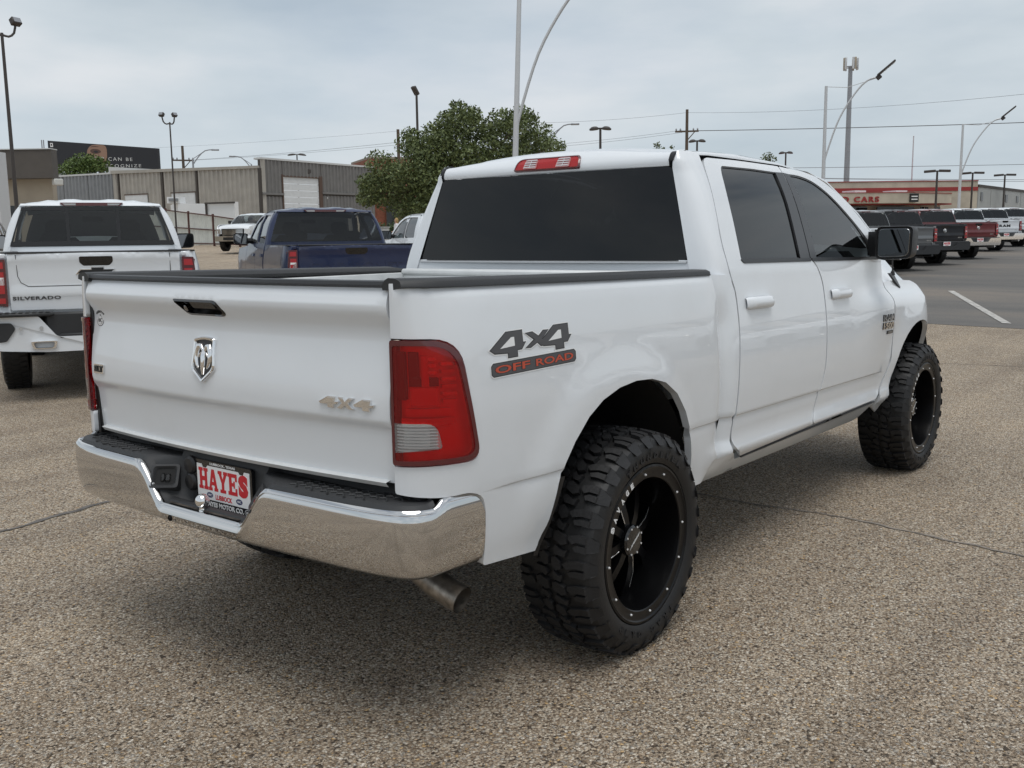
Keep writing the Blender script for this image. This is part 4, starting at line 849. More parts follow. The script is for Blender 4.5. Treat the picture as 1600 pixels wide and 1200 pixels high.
    # black strips down in the door and bed gaps, standing in for shade
    def gap_strip(name,path,par,w=.016,off=-.009):
        mb=MB(); rr=[]
        P_=resamp(path,.05,False)
        for i,(s_,z) in enumerate(P_):
            a_,b_=P_[max(0,i-1)],P_[min(len(P_)-1,i+1)]; t=Vector((b_[0]-a_[0],b_[1]-a_[1])).normalized(); n=Vector((-t.y,t.x))*w
            rr.append([fl(SID(s_+n.x,z+n.y,off)),fl(SID(s_-n.x,z-n.y,off))])
        mb.grid(rr); mb.build(name,'trim_black',par,fix=False)
    gap_strip('door_gap_shade',[(.884,.64),(.900,.775),(.922,1.0),(.941,1.164),(.937,1.316),(.898,1.39),(.892,1.50),(.931,1.63),(.99,1.80),(1.03,1.90)],rd)
    gap_strip('door_gap_shade',[(1.852,.598),(1.876,.653),(1.928,.786),(1.974,.889),(2.0,1.162),(1.992,1.343),(1.922,1.428)],fd)
    gap_strip('door_gap_shade',[(2.88,.615),(2.922,.63),(3.052,.82),(3.057,1.06),(3.059,1.20),(3.052,1.30)],fd)
    gap_strip('bed_gap_shade',[(.772,.62),(.772,1.20),(.722,1.385)],T,.014,-.016)
# ---- door badges (right door)
door_r=[o for o in T.children if o.name.startswith('front_door')][0]
mb=MB(); 
for x0,x1,z0,z1,s in ((2.845,3.035,1.072,1.112,'RAM'),(2.845,3.03,1.024,1.064,'1500')): letter(mb,s,SID,x0,x1,z0,z1,.001,.007,0,bold=.035,slant=.0,mside=1)
mb.build('chrome_letters',['chrome','print_black'],door_r,'chrome block letters and numbers RAM 1500',smooth=False,fix=False)
mb=MB(); mb.prism([(2.925,.993),(3.03,.993),(3.03,1.012),(2.925,1.012)],SID,.001,.005); mb.build('trim_badge','print_black',door_r)
mb=MB(); letter(mb,'CLASSIC',SID,2.932,3.023,.997,1.008,.005,.0065); mb.build('badge_letters','silver_reflector',door_r,'letters CLASSIC',smooth=False,fix=False)
# ---- 4x4 decal on the right bed side
bed_r=[o for o in T.children if o.name.startswith('bed_side')][0]
def decal(mb,poly,d0,d1,mi): mb.prism(resamp(poly,.08),lambda u,v,d:SID(-.805+u*.452,1.113+v*.118+u*.012,d),d0,d1,mi)
four=[(0,.46),(.21,.98),(.42,.98),(.42,.56),(.45,.56),(.40,.36),(.34,.36),(.34,.14),(.22,.14),(.22,.30),(.05,.34)]
four_in=[(.12,.47),(.27,.80),(.31,.80),(.31,.50)]
mb=MB()
def grow(p,g):
    o=[];n=len(p); ar=sum(p[i-1][0]*p[i][1]*.452*.118-p[i][0]*p[i-1][1]*.452*.118 for i in range(n))
    sg=1 if ar>0 else -1
    for i in range(n):
        a=Vector((p[i-1][0]*.452,p[i-1][1]*.118)); b=Vector((p[i][0]*.452,p[i][1]*.118)); c=Vector((p[(i+1)%n][0]*.452,p[(i+1)%n][1]*.118))
        u=(b-a).normalized(); w=(c-b).normalized(); m=(Vector((u.y,-u.x))+Vector((w.y,-w.x)))*sg
        m=m/max(.6,m.length**2)*2*g if m.length>1e-6 else m
        q=b+m; o.append((q.x/.452,q.y/.118))
    return o
ex=[[(.40,.86),(.48,.86),(.55,.68),(.61,.86),(.67,.86),(.585,.60),(.66,.36),(.57,.36),(.53,.50),(.45,.36),(.39,.36),(.50,.60)]]
bar=smoothpoly([(.0,.30),(.02,-.03),(.97,-.03),(1.0,.04),(1.0,.28),(.97,.30)],.02,2)
bar=[(u,v+.0) for u,v in bar]
S4=lambda p,o:[(o+x*.86,y) for x,y in p]
shapes=[(S4(four,.0),1),(S4(four,.56),1),([(x,y) for x,y in ex[0]],1),([(.02,.30),(.0,.24),(.0,.04),(.02,-.02),(.975,-.02),(.995,.04),(.995,.24),(.975,.30)],1)]
LFT=lambda p:[(x,y*.78+.30) for x,y in p]
shapes=[(LFT(p),m) if i<3 else (p,m) for i,(p,m) in enumerate(shapes)]
for k,(p,m) in enumerate(shapes): decal(mb,grow(p,.0062),.0008+.00004*k,.0012+.00004*k,0)
for k,(p,m) in enumerate(shapes): decal(mb,grow(p,.0026),.0014+.00004*k,.0017+.00004*k,3)
for k,(p,m) in enumerate(shapes): decal(mb,p,.0019+.00004*k,.0022+.00004*k,1)
for o in (.0,.56): decal(mb,LFT(S4(four_in,o)),.0024,.0026,0)
fd_=lambda u,v,d:SID(-.805+u*.452,1.113+v*.118+u*.012,d)
letter(mb,'OFF',fd_,.03,.43,.03,.25,.0024,.0028,3,bold=.055); letter(mb,'ROAD',fd_,.49,.965,.03,.25,.0024,.0028,3,bold=.055)
letter(mb,'OFF',fd_,.035,.425,.04,.24,.0028,.0031,2,bold=.02); letter(mb,'ROAD',fd_,.495,.96,.04,.24,.0028,.0031,2,bold=.02)
mb.build('off_road_decal',['decal_white','decal_grey','decal_red','decal_line'],bed_r,'grey and orange 4x4 OFF ROAD decal',smooth=False,fix=False)
# ---- tail lights: red lens, clear reversing lens, reflectors behind
for mir in (False,True):
    fl=yrev if mir else (lambda p:tuple(p))
    clear=smoothpoly([(-1.145,.993,.004),(-1.00,.993,.035),(-.985,.918,.01),(-1.14,.905,.004)],.01,4)
    tl=panel('tail_light',lamp,Pside,'tail_red',T,step=.05,bstep=.02,thick=.02,off=.007,holes=(clear,),mir=mir)
    panel('lens_rim',lamp,Pside,'dark_red',tl,step=.06,bstep=.02,thick=.012,off=.0085,mir=mir,holes=(smoothpoly([(-1.138,1.221,.012),(-.937,1.218,.13),(-.911,1.06,.2),(-.882,.889,.04),(-1.138,.880,.012)],.03,6),))
    panel('reversing_lens',clear,Pside,'reverse_lens',tl,step=.06,bstep=.02,thick=.01,off=.0075,mir=mir)
    SL=on(Pside); mb=MB()
    def pt(u,v,d): return fl(SL(u,v,d))
    rows=[[pt(-1.148+.28*i/12,.872+.362*j/16,-.032) for i in range(13)] for j in range(17)]; mb.grid(rows,2)           # back wall
    def lug(u0,u1,v0,v1,d0,d1,mi,bow=0,n=8):
        rr=[]
        for i in range(n+1):
            t=i/n; u=u0+(u1-u0)*t; d=d1+bow*math.sin(math.pi*t); rr.append([pt(u,v0,d0),pt(u,v0,d),pt(u,v1,d),pt(u,v1,d0)])
        mb.loft(rr,True,True,mi)
    lug(-1.10,-.955,1.015,1.035,-.03,-.006,0,.004); 
    lug(-1.085,-.985,1.04,1.095,-.03,-.020,1,-.008); lug(-1.085,-.985,1.10,1.125,-.03,-.010,3); lug(-1.13,-1.10,1.06,1.20,-.03,-.008,3); lug(-1.04,-1.015,1.10,1.19,-.03,-.010,0,.004); lug(-1.12,-.94,.985,1.006,-.03,-.008,1,.003)
    lug(-1.09,-1.045,1.10,1.20,-.03,-.022,3); 
    for k in range(6): lug(-.975,-.93,1.05+.022*k,1.060+.022*k,-.03,-.010,1 if k%2 else 0)
    for k in range(3): lug(-1.04,-.99,1.135+.02*k,1.146+.02*k,-.03,-.012,1)
    for k in range(9): lug(-1.14,-.995,.908+.0092*k,.912+.0092*k,-.03,-.004,4)
    lug(-1.115,-1.02,.915,.975,-.03,-.014,4,-.010)
    mb.build('reflector',['red_reflector','silver_reflector','red_reflector','bulb_dark','white_reflector'],tl,angle=30)
# ---- tailgate
tg=[(-.828,1.384,.012),(.828,1.384,.012),(.8335,1.32,.02),(.833,1.255),(.832,1.10),(.831,.80,.012),(-.831,.80,.012),(-.832,1.10),(-.833,1.255),(-.8335,1.32,.02)]
hb=[(-.178,1.330,.01),(.072,1.330,.02),(.108,1.286,.012),(.09,1.276,.01),(-.112,1.276,.02)]
TG=panel('tailgate',smoothpoly(tg,.02,3),Ptg,'white_paint',T,step=.04,bstep=.025,thick=.035,holes=(smoothpoly(hb,.01,3),),zs=(.955,.962,.97,.985,.995,1.005,1.255,1.264,1.275,1.31,1.322,1.327,1.332,1.338,1.35))
mb=MB(); mb.prism(smoothpoly(hb,.01,3),TGT,-.028,-.024,1); 
o=smoothpoly(hb,.01,3); inn=[(u*.93-.002,1.303+(v-1.303)*.72) for u,v in o]; n=len(o)
V=[TGT(u,v,.0015) for u,v in o]+[TGT(u,v,.004) for u,v in inn]+[TGT(u,v,-.022) for u,v in inn]
mb.add(V,[(i,(i+1)%n,n+(i+1)%n,n+i) for i in range(n)]+[(n+i,n+(i+1)%n,2*n+(i+1)%n,2*n+i) for i in range(n)],0)
mb.prism(smoothpoly([(-.075,1.322,.006),(.055,1.322,.006),(.07,1.302,.006),(-.06,1.302,.006)],.006,3),TGT,-.02,.002,0)
hd=mb.build('tailgate_handle',['gloss_black','trim_black'],TG,angle=40)
mb=MB(); 
ring=[TGT(-.105+.010*math.cos(a),1.300+.010*math.sin(a),.004) for a in [2*math.pi*k/14 for k in range(14)]]
ring2=[TGT(-.105+.006*math.cos(a),1.300+.006*math.sin(a),.007) for a in [2*math.pi*k/14 for k in range(14)]]
mb.loft([[TGT(-.105+.010*math.cos(a),1.300+.010*math.sin(a),-.015) for a in [2*math.pi*k/14 for k in range(14)]],ring,ring2],True,True); mb.build('camera_lens','dark_chrome',TG)
# emblem shield
shp=smoothpoly([(-.074,1.196,.008),(-.02,1.206,.03),(.034,1.200,.008),(.040,1.10,.05),(.032,1.085,.03),(-.022,1.046,.006),(-.076,1.085,.03),(-.082,1.10,.05)],.02,4)
shp=[((u+.022)*1.04-.022,v) for u,v in shp]
cxs,cys=-.022,1.128
sc=lambda k:[(cxs+(u-cxs)*k,cys+(v-cys)*k) for u,v in shp]
mb=MB(); n=len(shp)
L0=[(sc(1.0),.0),(sc(1.0),.008),(sc(.95),.013),(sc(.86),.011),(sc(.84),.005)]
rings=[[TGT(u,v,d) for u,v in p] for p,d in L0]; mb.loft(rings,True,False,0); mb.add(rings[-1],[tuple(range(n))],1)
em=mb.build('emblem',['chrome','print_black'],TG,'chrome shield with a ram head',angle=40)
mb=MB()
def E(u,v): return cxs+u*.052,cys+.002+v*.066
def blob(ctr,mi=0,n=10):
    """raised shape: list of (u,v,half width,height) along a spine"""
    rr=[]
    for i,(u,v,w,h) in enumerate(ctr):
        a=ctr[max(i-1,0)]; b=ctr[min(i+1,len(ctr)-1)]; t=Vector(((b[0]-a[0])*.062,(b[1]-a[1])*.075)); t.normalize(); nx,ny=-t.y,t.x
        row=[]
        for k in range(n+1):
            th=math.pi*k/n; o=.68*w*math.cos(th); p=E(u,v); row.append(TGT(p[0]+nx*o,p[1]+ny*o,.0045+h*math.sin(th)))
        rr.append(row)
    mb.loft(rr,False,False,mi)
blob([(0,.50,.006,.004),(0,.40,.014,.008),(0,.1,.016,.012),(0,-.25,.015,.011),(0,-.6,.012,.009),(0,-.85,.007,.005)])
for sg in (-1,1):
    blob([(sg*.12,.38,.008,.006),(sg*.32,.62,.014,.010),(sg*.58,.62,.017,.012),(sg*.74,.32,.016,.012),(sg*.76,-.05,.013,.011),(sg*.62,-.38,.010,.009),(sg*.46,-.50,.006,.006),(sg*.40,-.44,.002,.003)])
    blob([(sg*.25,.30,.003,.004),(sg*.42,.16,.007,.007),(sg*.52,.02,.003,.004)])
mb.build('ram_head','chrome',TG,angle=60)
# lettering on the tailgate
mb=MB()
f4=[(0,.45),(.20,1),(.36,1),(.36,.60),(.44,.60),(.40,.34),(.34,.34),(.34,0),(.20,0),(.20,.30),(.03,.30)]
x4=[(0,1),(.13,1),(.19,.66),(.27,1),(.40,1),(.27,.52),(.40,0),(.26,0),(.19,.34),(.10,0),(-.03,0),(.11,.50)]
def badge(p,u0,w,v0,h): 
    q=[(u0+w*x,v0+h*y) for x,y in p]; c=(sum(a for a,b in q)/len(q),sum(b for a,b in q)/len(q))
    mb.prism(q,TGT,.0005,.006); mb.prism([(c[0]+(a-c[0])*.90,c[1]+(b-c[1])*.86) for a,b in q],TGT,.006,.009)
for u0 in (.553,.695): badge(f4,u0,.19,1.018,.034)
badge(x4,.634,.16,1.018,.034)
mb.build('chrome_letters','chrome',TG,'raised chrome 4X4 letters',smooth=False)
mb=MB(); mb.prism(smoothpoly([(-.798,1.056),(-.715,1.058),(-.719,1.022),(-.802,1.020)],.003,2),TGT,.0005,.006,0); letter(mb,'SLT',TGT,-.792,-.724,1.027,1.051,.006,.009,1,bold=.04)
mb.build('trim_badge',['chrome','print_black'],TG,'chrome badge with black letters SLT',smooth=False)
mb=MB(); c0=(-.772,1.228); el=lambda k,a:[(c0[0]+.030*k*math.cos(t),c0[1]+.0235*k*math.sin(t)) for t in [2*math.pi*i/28 for i in range(28)]]
for k,d,mi in ((1,.0006,0),(.88,.0010,1),(.70,.0014,0),(.64,.0018,1)): mb.prism(el(k,0),TGT,0,d,mi)
letter(mb,'HMC',TGT,-.788,-.756,1.219,1.237,.0018,.0022,0,bold=.03)
for i,ch in enumerate('HAYESMOTORCO'):
    a=R(165-i*150/11); p=(c0[0]+.042*math.cos(a),c0[1]+.034*math.sin(a)); letter(mb,ch,lambda u,v,d,a=a,p=p:TGT(p[0]+u*math.sin(a)+v*math.cos(a),p[1]-u*math.cos(a)+v*math.sin(a),d),-.004,.004,-.005,.005,.0003,.0008,0,bold=.05)
mb.build('sticker',['print_black','print_white'],TG,'round dealer sticker with letters',smooth=False,fix=False)
for sg in (-1,1):
    mb=MB(); mb.box(-1.058,-1.03,sg*.838-.012,sg*.838+.012,.79,1.38,.003); mb.build('tailgate_gap_shade','trim_black',T)  # black filler beside the tailgate, painting the gap as dark as its shade
# tailgate cap
mb=MB(); rr=[]
for i in range(25):
    s=-.832+1.664*i/24; x=-1.078-.042*(1-(s/.83)**2)
    rr.append([(x+a,-s,z-RK*x) for a,z in ((.022,1.385),(.010,1.393),(.016,1.403),(.05,1.405),(.062,1.398),(.062,1.38))])
mb.loft(rr,True,True); mb.build('tailgate_cap','black_plastic',T,angle=50)
mb=MB(); rr=[]
for i in range(13):
    s=-.80+1.6*i/12; x=-1.078-.042*(1-(s/.83)**2); rr.append([(x+.05,-s,1.375),(x+.05,-s,.83),(x+.012,-s,.82),(x+.024,-s,.805)])
mb.grid(rr); mb.build('tailgate_inner','bed_white',TG)
# ---- bed: rails, inner walls, floor, header
for sg in (-1,1):
    mb=MB(); rr=[]
    for i in range(30):
        x=-1.072+1.782*i/29; w=BUP(1.40)-.004; e=1 if i<29 else .3
        if x<-.84: w-=(w-.85)*(1-math.sqrt(max(0,1-((-.84-x)/.235)**2)))
        wi=.815
        rr.append([(x,sg*y,z-RK*x) for y,z in ((wi,1.378),(wi-.004,1.392),(wi+.01,1.398+.010*e),(w-.025,1.406+.008*e),(w+.004,1.412),(w+.022,1.404),(w+.027,1.388),(w-.006,1.380))])
    mb.loft(rr,True,True); mb.build('bed_rail_cap','black_plastic',T,angle=50)
    mb=MB(); mb.box(-1.03,.70,sg*.80-.012,sg*.80+.012,1.075,1.372,.004)
    for x0,x1 in ((-1.03,-.64),(.60,.70)): mb.box(x0,x1,sg*.80-.012,sg*.80+.012,.84,1.075,.004)
    mb.box(-.64,.60,min(sg*.36,sg*.812),max(sg*.36,sg*.812),1.065,1.085,.006); mb.box(-.64,.60,sg*.37-.01,sg*.37+.01,.85,1.065,.004)
    for x0 in (-.65,.59): mb.box(x0,x0+.01,min(sg*.38,sg*.80),max(sg*.38,sg*.80),.85,1.065,0)
    for k in range(5): mb.box(-.85+.36*k,-.78+.36*k,sg*.79-.012,sg*.79+.012,1.09,1.30,.004)
    mb.build('bed_wall','bed_white',T)
    for x in (-.75,-.1,.5): mb=MB(); mb.tube([(x,sg*.782,1.325),(x,sg*.772,1.325)],.012,10); mb.build('bed_tie_down','trim_black',T)
    mb=MB(); mb.box(.612,.628,sg*.772-.006,sg*.772+.006,1.275,1.345,.004); mb.build('bed_slot','trim_black',T)
mb=MB(); mb.box(-1.05,-.64,-.80,.80,.82,.85,.004); mb.box(.60,.655,-.80,.80,.82,.85,.004); mb.box(-.64,.60,-.38,.38,.82,.85,.004)
for k in range(6): mb.box(-1.04,.64,-.34+.13*k,-.30+.13*k,.85,.865,.004)
mb.build('bed_floor','bed_white',T)
mb=MB(); mb.box(.655,.70,-.80,.80,.85,1.362,.006); mb.box(.645,.715,-.80,.80,1.362,1.392,.010); mb.build('bed_front_panel','bed_white',T)
# ---- cab shell
ZR=pchip([(.86,1.885),(.885,1.93),(.93,1.965),(1.0,1.985),(1.2,2.0),(1.6,2.012),(2.0,2.004),(2.25,1.978),(2.45,1.938),(2.62,1.885)])
def roofpt(x,y):
    k=sm(.86,.96,x); return (x+.012*(y/.69)**2*0,y,ZR(x)-.048*k*(abs(y)/.69)**2.2-RK*x)
def xr(z): return .800+(z-1.44)*.166          # plane of the back window
def ywin(z): return .808-(z-1.44)*.285
mb=MB(); rr=[]
ys=[-.672+1.344*j/20 for j in range(21)]
rr.append([(xr(1.868),y,1.868-RK*xr(1.868)) for y in ys]); rr.append([(xr(1.868)-.004,y,1.873-RK*xr(1.87)) for y in ys])
for x in (.866,.874,.885,.90,.92,.945,.98,1.05,1.2,1.4,1.6,1.8,2.0,2.15,2.3,2.4,2.48): rr.append([roofpt(x,y) for y in ys])
mb.grid(rr); mb.build('roof','white_paint',T,angle=50)
for sg in (-1,1):
    mb=MB(); rr=[]
    for x in (.866,.872,.882,.90,.92,.945,.98,1.05,1.2,1.4,1.6,1.8,2.0,2.2,2.4):
        p=roofpt(x,sg*.684); dz=.0045 if x<1.0 else -.006; dx=-.004 if x<.93 else 0
        rr.append([(p[0]+dx,p[1]-sg*.013,p[2]-.006),(p[0]+dx,p[1]-sg*.010,p[2]+dz),(p[0]+dx,p[1]+sg*.010,p[2]+dz),(p[0]+dx,p[1]+sg*.013,p[2]-.006)])
    mb.loft(rr,True,True); mb.build('roof_strip','trim_black',T)
    # quarter and roof rail: from the back window round the corner to the door gap
    mb=MB(); rr=[]
    DX=pchip([(.50,1.0),(.632,.886),(.775,.902),(1.0,.924),(1.164,.943),(1.316,.939),(1.39,.900),(1.50,.894),(1.63,.933),(1.80,.993),(1.90,1.03),(1.945,1.06)])
    zz=[1.36,1.39,1.42,1.45,1.5,1.56,1.62,1.68,1.74,1.79,1.83,1.86,1.885,1.905,1.925,1.938]
    for z in zz:
        x0,y0=xr(z),min(ywin(z),.84)
        if z>1.868: 
            t=(z-1.868)/(1.938-1.868); y0=.691; x0=.862+.035*t**1.5
        x1=DX(z); y1=fw(max(x1,.9),z)
        row=[]
        for k in range(11):
            a=k/10*math.pi/2; q=.75
            row.append((x1-(x1-x0)*(math.cos(a))**q if k<10 else x1,sg*(y0+(y1-y0)*math.sin(a)**q),z-RK*x1))
        row.append((x1+.004,sg*(y1-.03),z-RK*x1)); rr.append(row)
    mb.grid(rr); mb.build('cab_corner','white_paint',T,angle=60)
    # roof rail above the doors and A pillar
    mb=MB(); rr=[]
    tops=[(.905,1.935),(.95,1.94),(1.0,1.932),(1.06,1.926),(1.14,1.930),(1.45,1.936),(1.96,1.942),(2.36,1.930),(2.56,1.880),(2.86,1.700),(3.045,1.552)]
    for i,(x,z) in enumerate(tops):
        y=fw(max(x,1.1),min(z,1.95)) if x>1.06 else .715+.0*(x)
        yi,zi=(.691,roofpt(min(x,2.40),.691)[2]+RK*min(x,2.40)) if x<=2.37 else (y-.035,z+.022)
        if x<1.06: y=.70+.12*(x-.905); 
        row=[(x,sg*y,z-RK*x)]
        for k in range(1,6):
            t=k/5; row.append((x+(.0 if x<2.37 else .02*t),sg*(y+(yi-y)*(1-math.cos(t*math.pi/2))),z+(max(zi,z+.004)-z)*math.sin(t*math.pi/2)-RK*x))
        if x>2.37: row[-1]=(x+.03,sg*(yi-.03),zi+.012-RK*x)
        rr.append(row)
    mb.grid(rr); mb.build('roof_rail','white_paint',T,angle=60)
    panel('cab_panel',smoothpoly([(.735,1.39,.02),(.895,1.385,.03),(.934,1.316,.08),(.938,1.164,.1),(.919,1.0),(.897,.775),(.881,.632,.05),(.90,.60,.02),(.74,.56,.02)],.02,2),lambda s,z:(s,-(fw(s,z)-.05*(1-sm(.72,.83,s))),z-RK*s),'white_paint',T,step=.03,thick=.02,mir=sg>0,zs=CREASE)
# cab back wall, rear window, brake lamp
mb=MB(); mb.grid([[(xr(z)+.006,y,z-RK*xr(z)) for y in [-.83+1.66*j/10 for j in range(11)]] for z in (.85,1.2,1.40,1.45)])
mb.build('cab_back_wall','white_paint',T)
Prw=lambda s,z:(xr(z)-.012+.02*(s/.8)**2,-s,z-RK*xr(z))
rwo=smoothpoly([(-.800,1.447,.03),(-.686,1.866,.03),(.686,1.866,.03),(.800,1.447,.03)],.03,5)
panel('rear_window',rwo,Prw,'limo_glass',T,step=.1,bstep=.06,thick=.004)
mb=MB(); rr=[]
for i in range(17):
    s=-.80+1.6*i/16; rr.append([Vector(Prw(s,z))+Vector((o,0,0)) for z,o in ((1.446,.0),(1.443,-.008),(1.437,-.008),(1.434,.004))])
mb.loft(rr,True,True); mb.build('window_trim','silver_paint',T)
def _xroof(z):
    lo,hi=.86,1.2
    for _ in range(30):
        m=(lo+hi)/2
        if ZR(m)<z: lo=m
        else: hi=m
    return lo
RF=lambda u,v,d:Vector((_xroof(v+.006) if v>1.886 else .862,-u,v-RK*.9))+Vector((-.93,0,.36))*(d+.004)
bl=smoothpoly([(-.197,1.882,.012),(-.188,1.945,.03),(.188,1.945,.03),(.197,1.882,.012)],.02,4)
mb=MB(); n=len(bl)
k2=[(u*.965,1.913+(v-1.913)*.84) for u,v in bl]
rings=[[RF(u,v,-.02) for u,v in bl],[RF(u,v,.006) for u,v in bl],[RF(u,v,.009) for u,v in k2],[RF(u,v,.004) for u,v in k2]]
mb.loft(rings,True,False,0); mb.add([RF(u,v,-.014) for u,v in k2],[tuple(range(n))],1)
for k in range(8): 
    u=-.17+.34*k/8
    if not 1<k<0: mb.box(0,0,0,0,0,0) if False else None
br=mb.build('brake_light',['dark_red','red_reflector'],T,'red high brake light with two clear cargo lamps')
mb=MB(); mb.add([RF(u,v,.006) for u,v in k2],[tuple(range(n))]); mb.build('red_lens','red_lens',br,smooth=False)
for c in (-.098,.098):
    mb=MB(); q=smoothpoly([(c-.040,1.890,.006),(c-.036,1.936,.012),(c+.036,1.936,.012),(c+.040,1.890,.006)],.01,3); mb.prism(q,RF,.004,.0105,0); 
    for k in range(4): mb.box(0,0,0,0,0,0) if False else mb.prism([(c-.034,1.895+.011*k),(c+.034,1.895+.011*k),(c+.034,1.899+.011*k),(c-.034,1.899+.011*k)],RF,.010,.0125,1)
    mb.prism([(c-.002,1.893),(c+.002,1.893),(c+.002,1.933),(c-.002,1.933)],RF,.0103,.0128,1)
    mb.build('cargo_lens',['cargo_clear','silver_reflector'],br)
# shark fin aerial and roof lamp bumps
mb=MB(); mb.lathe([(0,.05),(.02,.045),(.035,.03),(.042,.0005)],14,'z',(1.45,.42,1.955)); mb.build('roof_aerial','trim_black',T)
# windscreen, cowl, hood, front
mb=MB(); rr=[]
for i in range(9):
    t=i/8; x=2.47+.66*t; z=1.935-.49*t+.03*math.sin(math.pi*t); w=.665+.215*t
    rr.append([(x-.06*(y/w)**2+.0,y,z-RK*x) for y in [-w+2*w*j/10 for j in range(11)]])
mb.grid(rr); mb.build('windscreen','mid_glass',T)
mb=MB(); rr=[]
for x,zc,w in ((3.02,1.46,.945),(3.12,1.46,.945),(3.3,1.46,.945),(3.6,1.445,.938),(3.85,1.385,.908),(4.02,1.345,.89),(4.12,1.27,.85),(4.17,1.15,.81),(4.19,.95,.78)):
    row=[]
    for j in range(21):
        t=-1+2*j/20; t=math.copysign(abs(t)**.8,t) if t else 0; y=w*t; e=abs(t); z=zc-.02*e**2-(.155 if x<4.0 else .12 if x<4.1 else .07)*sm(.82,1.0,e)+.012*math.exp(-((e-.55)/.1)**2); row.append((x,y,z-RK*x))
    rr.append(row)
mb.grid(rr); mb.build('hood','white_paint',T,angle=60)
mb=MB(); mb.box(4.10,4.22,-.80,.80,.62,1.10,.05,0); mb.box(4.05,4.28,-.96,.96,.52,.76,.06,1); mb.build('front_bumper',['gloss_black','chrome'],T)
mb=MB()
for sg in (-1,1): mb.lathe([(0,.10),(.03,.09)],18,'x',(4.20,sg*.66,1.0))
mb.build('headlight','clear_lens',T)
mb=MB(); mb.tube([(3.245,-.945,1.27),(3.225,-.945,1.43)],[.005,.0035],6); mb.lathe([(0,.016),(.02,.012),(.03,.006)],10,'z',(3.245,-.945,1.285)); mb.build('antenna','trim_black',T)
mb=MB(); mb.prism(smoothpoly([(3.17,1.352),(3.25,1.352),(3.335,1.258),(3.315,1.252)],.004,2),SID,-.004,.008); mb.build('antenna_base','trim_black',T)
# ---- door mirrors
for sg in (-1,1):
    mb=MB()
    def mring(x,k,n=20,dx=0):
        o=[]
        q=smoothpoly([(-.1,-.092,.03),(-.1,.094,.035),(.105,.094,.03),(.10,-.086,.04)],.03,4)
        for u,v in q: o.append((x+dx,sg*(1.110+u*k),1.488+v*k))
        return o
    mb.loft([mring(2.70,.93),mring(2.69,1.0),mring(2.72,1.02),mring(2.80,.98),mring(2.86,.80),mring(2.89,.45)],True,True)
    mb.loft([[(x0,sg*y,z0),(x1,sg*y,z0),(x1,sg*y,z1),(x0,sg*y,z1)] for y,x0,x1,z0,z1 in ((.92,2.83,3.0,1.415,1.555),(.98,2.79,2.95,1.41,1.555),(1.03,2.74,2.86,1.405,1.55))],True,True)
    mm=mb.build('side_mirror','black_plastic',T,angle=45)
    mb=MB(); mb.loft([mring(2.688,.86),mring(2.686,.84)],True,True); mb.build('mirror_glass','mirror_glass',mm,smooth=False)
# ---- interior
mb=MB(); mb.box(.95,3.0,-.84,.84,.62,.72,.02); mb.box(2.62,3.05,-.84,.84,.95,1.44,.08); mb.box(.90,1.0,-.80,.80,.7,1.40,.04)
mb.build('cabin_floor','interior',T)
for (x,y) in ((2.0,-.42),(2.0,.42),(1.15,-.42),(1.15,.42)):
    mb=MB(); mb.box(x,x+.52,y-.26,y+.26,.95,1.12,.06); mb.box(x-.14,x+.06,y-.26,y+.26,1.0,1.62,.07); mb.box(x-.15,x-.02,y-.13,y+.13,1.65,1.83,.05); mb.tube([(x-.08,y-.06,1.58),(x-.08,y-.06,1.68)],.008,6); mb.build('seat','seat_fabric',T)
mb=MB(); mb.lathe([(0,.185),(.02,.195),(.035,.185),(.02,.17),(0,.185)],24,'x',(2.52,.42,1.34)); mb.build('steering_wheel','interior',T)
# ---- rear bumper
BPL=[(-1.19,0),(-1.189,.12),(-1.187,.25),(-1.183,.4),(-1.176,.55),(-1.168,.69),(-1.155,.81),(-1.133,.895),(-1.098,.945),(-1.05,.968),(-.99,.978),(-.92,.983),(-.835,.988)]
NB=len(BPL)-1
def bpl(t):
    """t in -NB..NB -> plan point, outward normal"""
    a=abs(t); p=cat(BPL,a); q=cat(BPL,min(NB,a+.05))-cat(BPL,max(0,a-.05)); n=Vector((-q.y,q.x)).normalized()
    if n.x>0 and a<9: n=-n
    if a>=9 and n.y<0: n=-n
    sg=1 if t>0 else -1
    return Vector((p.x,p.y*sg)),Vector((n.x,n.y*sg))
def ztop(t):
    p,_=bpl(t); y=abs(p.y)
    z=.603+.139*sm(.225,.375,y)**.8
    if abs(t)>7.5: z+=.024*sm(9.2,9.9,abs(t))
    return z
TS=[]; t=-NB
while t<=NB+1e-6: TS.append(t); t+=.125 if 1.3<abs(t)<3.9 else .25
mb=MB(); rr=[]
for t in TS:
    p,n=bpl(t); zt=ztop(t); row=[]
    for o,z in ((-.024,zt-.006),(-.018,zt+.001),(-.009,zt+.001),(-.001,zt-.006),(.0005,zt-.010),(-.003,zt-.0125),(-.001,zt-.017),(.002,min(zt-.028,.70)),(.003,min(zt-.032,.65)),(-.001,min(zt-.036,.60)),(-.008,min(zt-.042,.565)),(-.018,.542),(-.038,.526),(-.09,.518)):
        row.append((p.x+n.x*o,p.y+n.y*o,z-RK*p.x))
    rr.append(row)
mb.grid(rr); BU=mb.build('rear_bumper','chrome_bumper',T,'chrome step bumper with drop centre',angle=35)
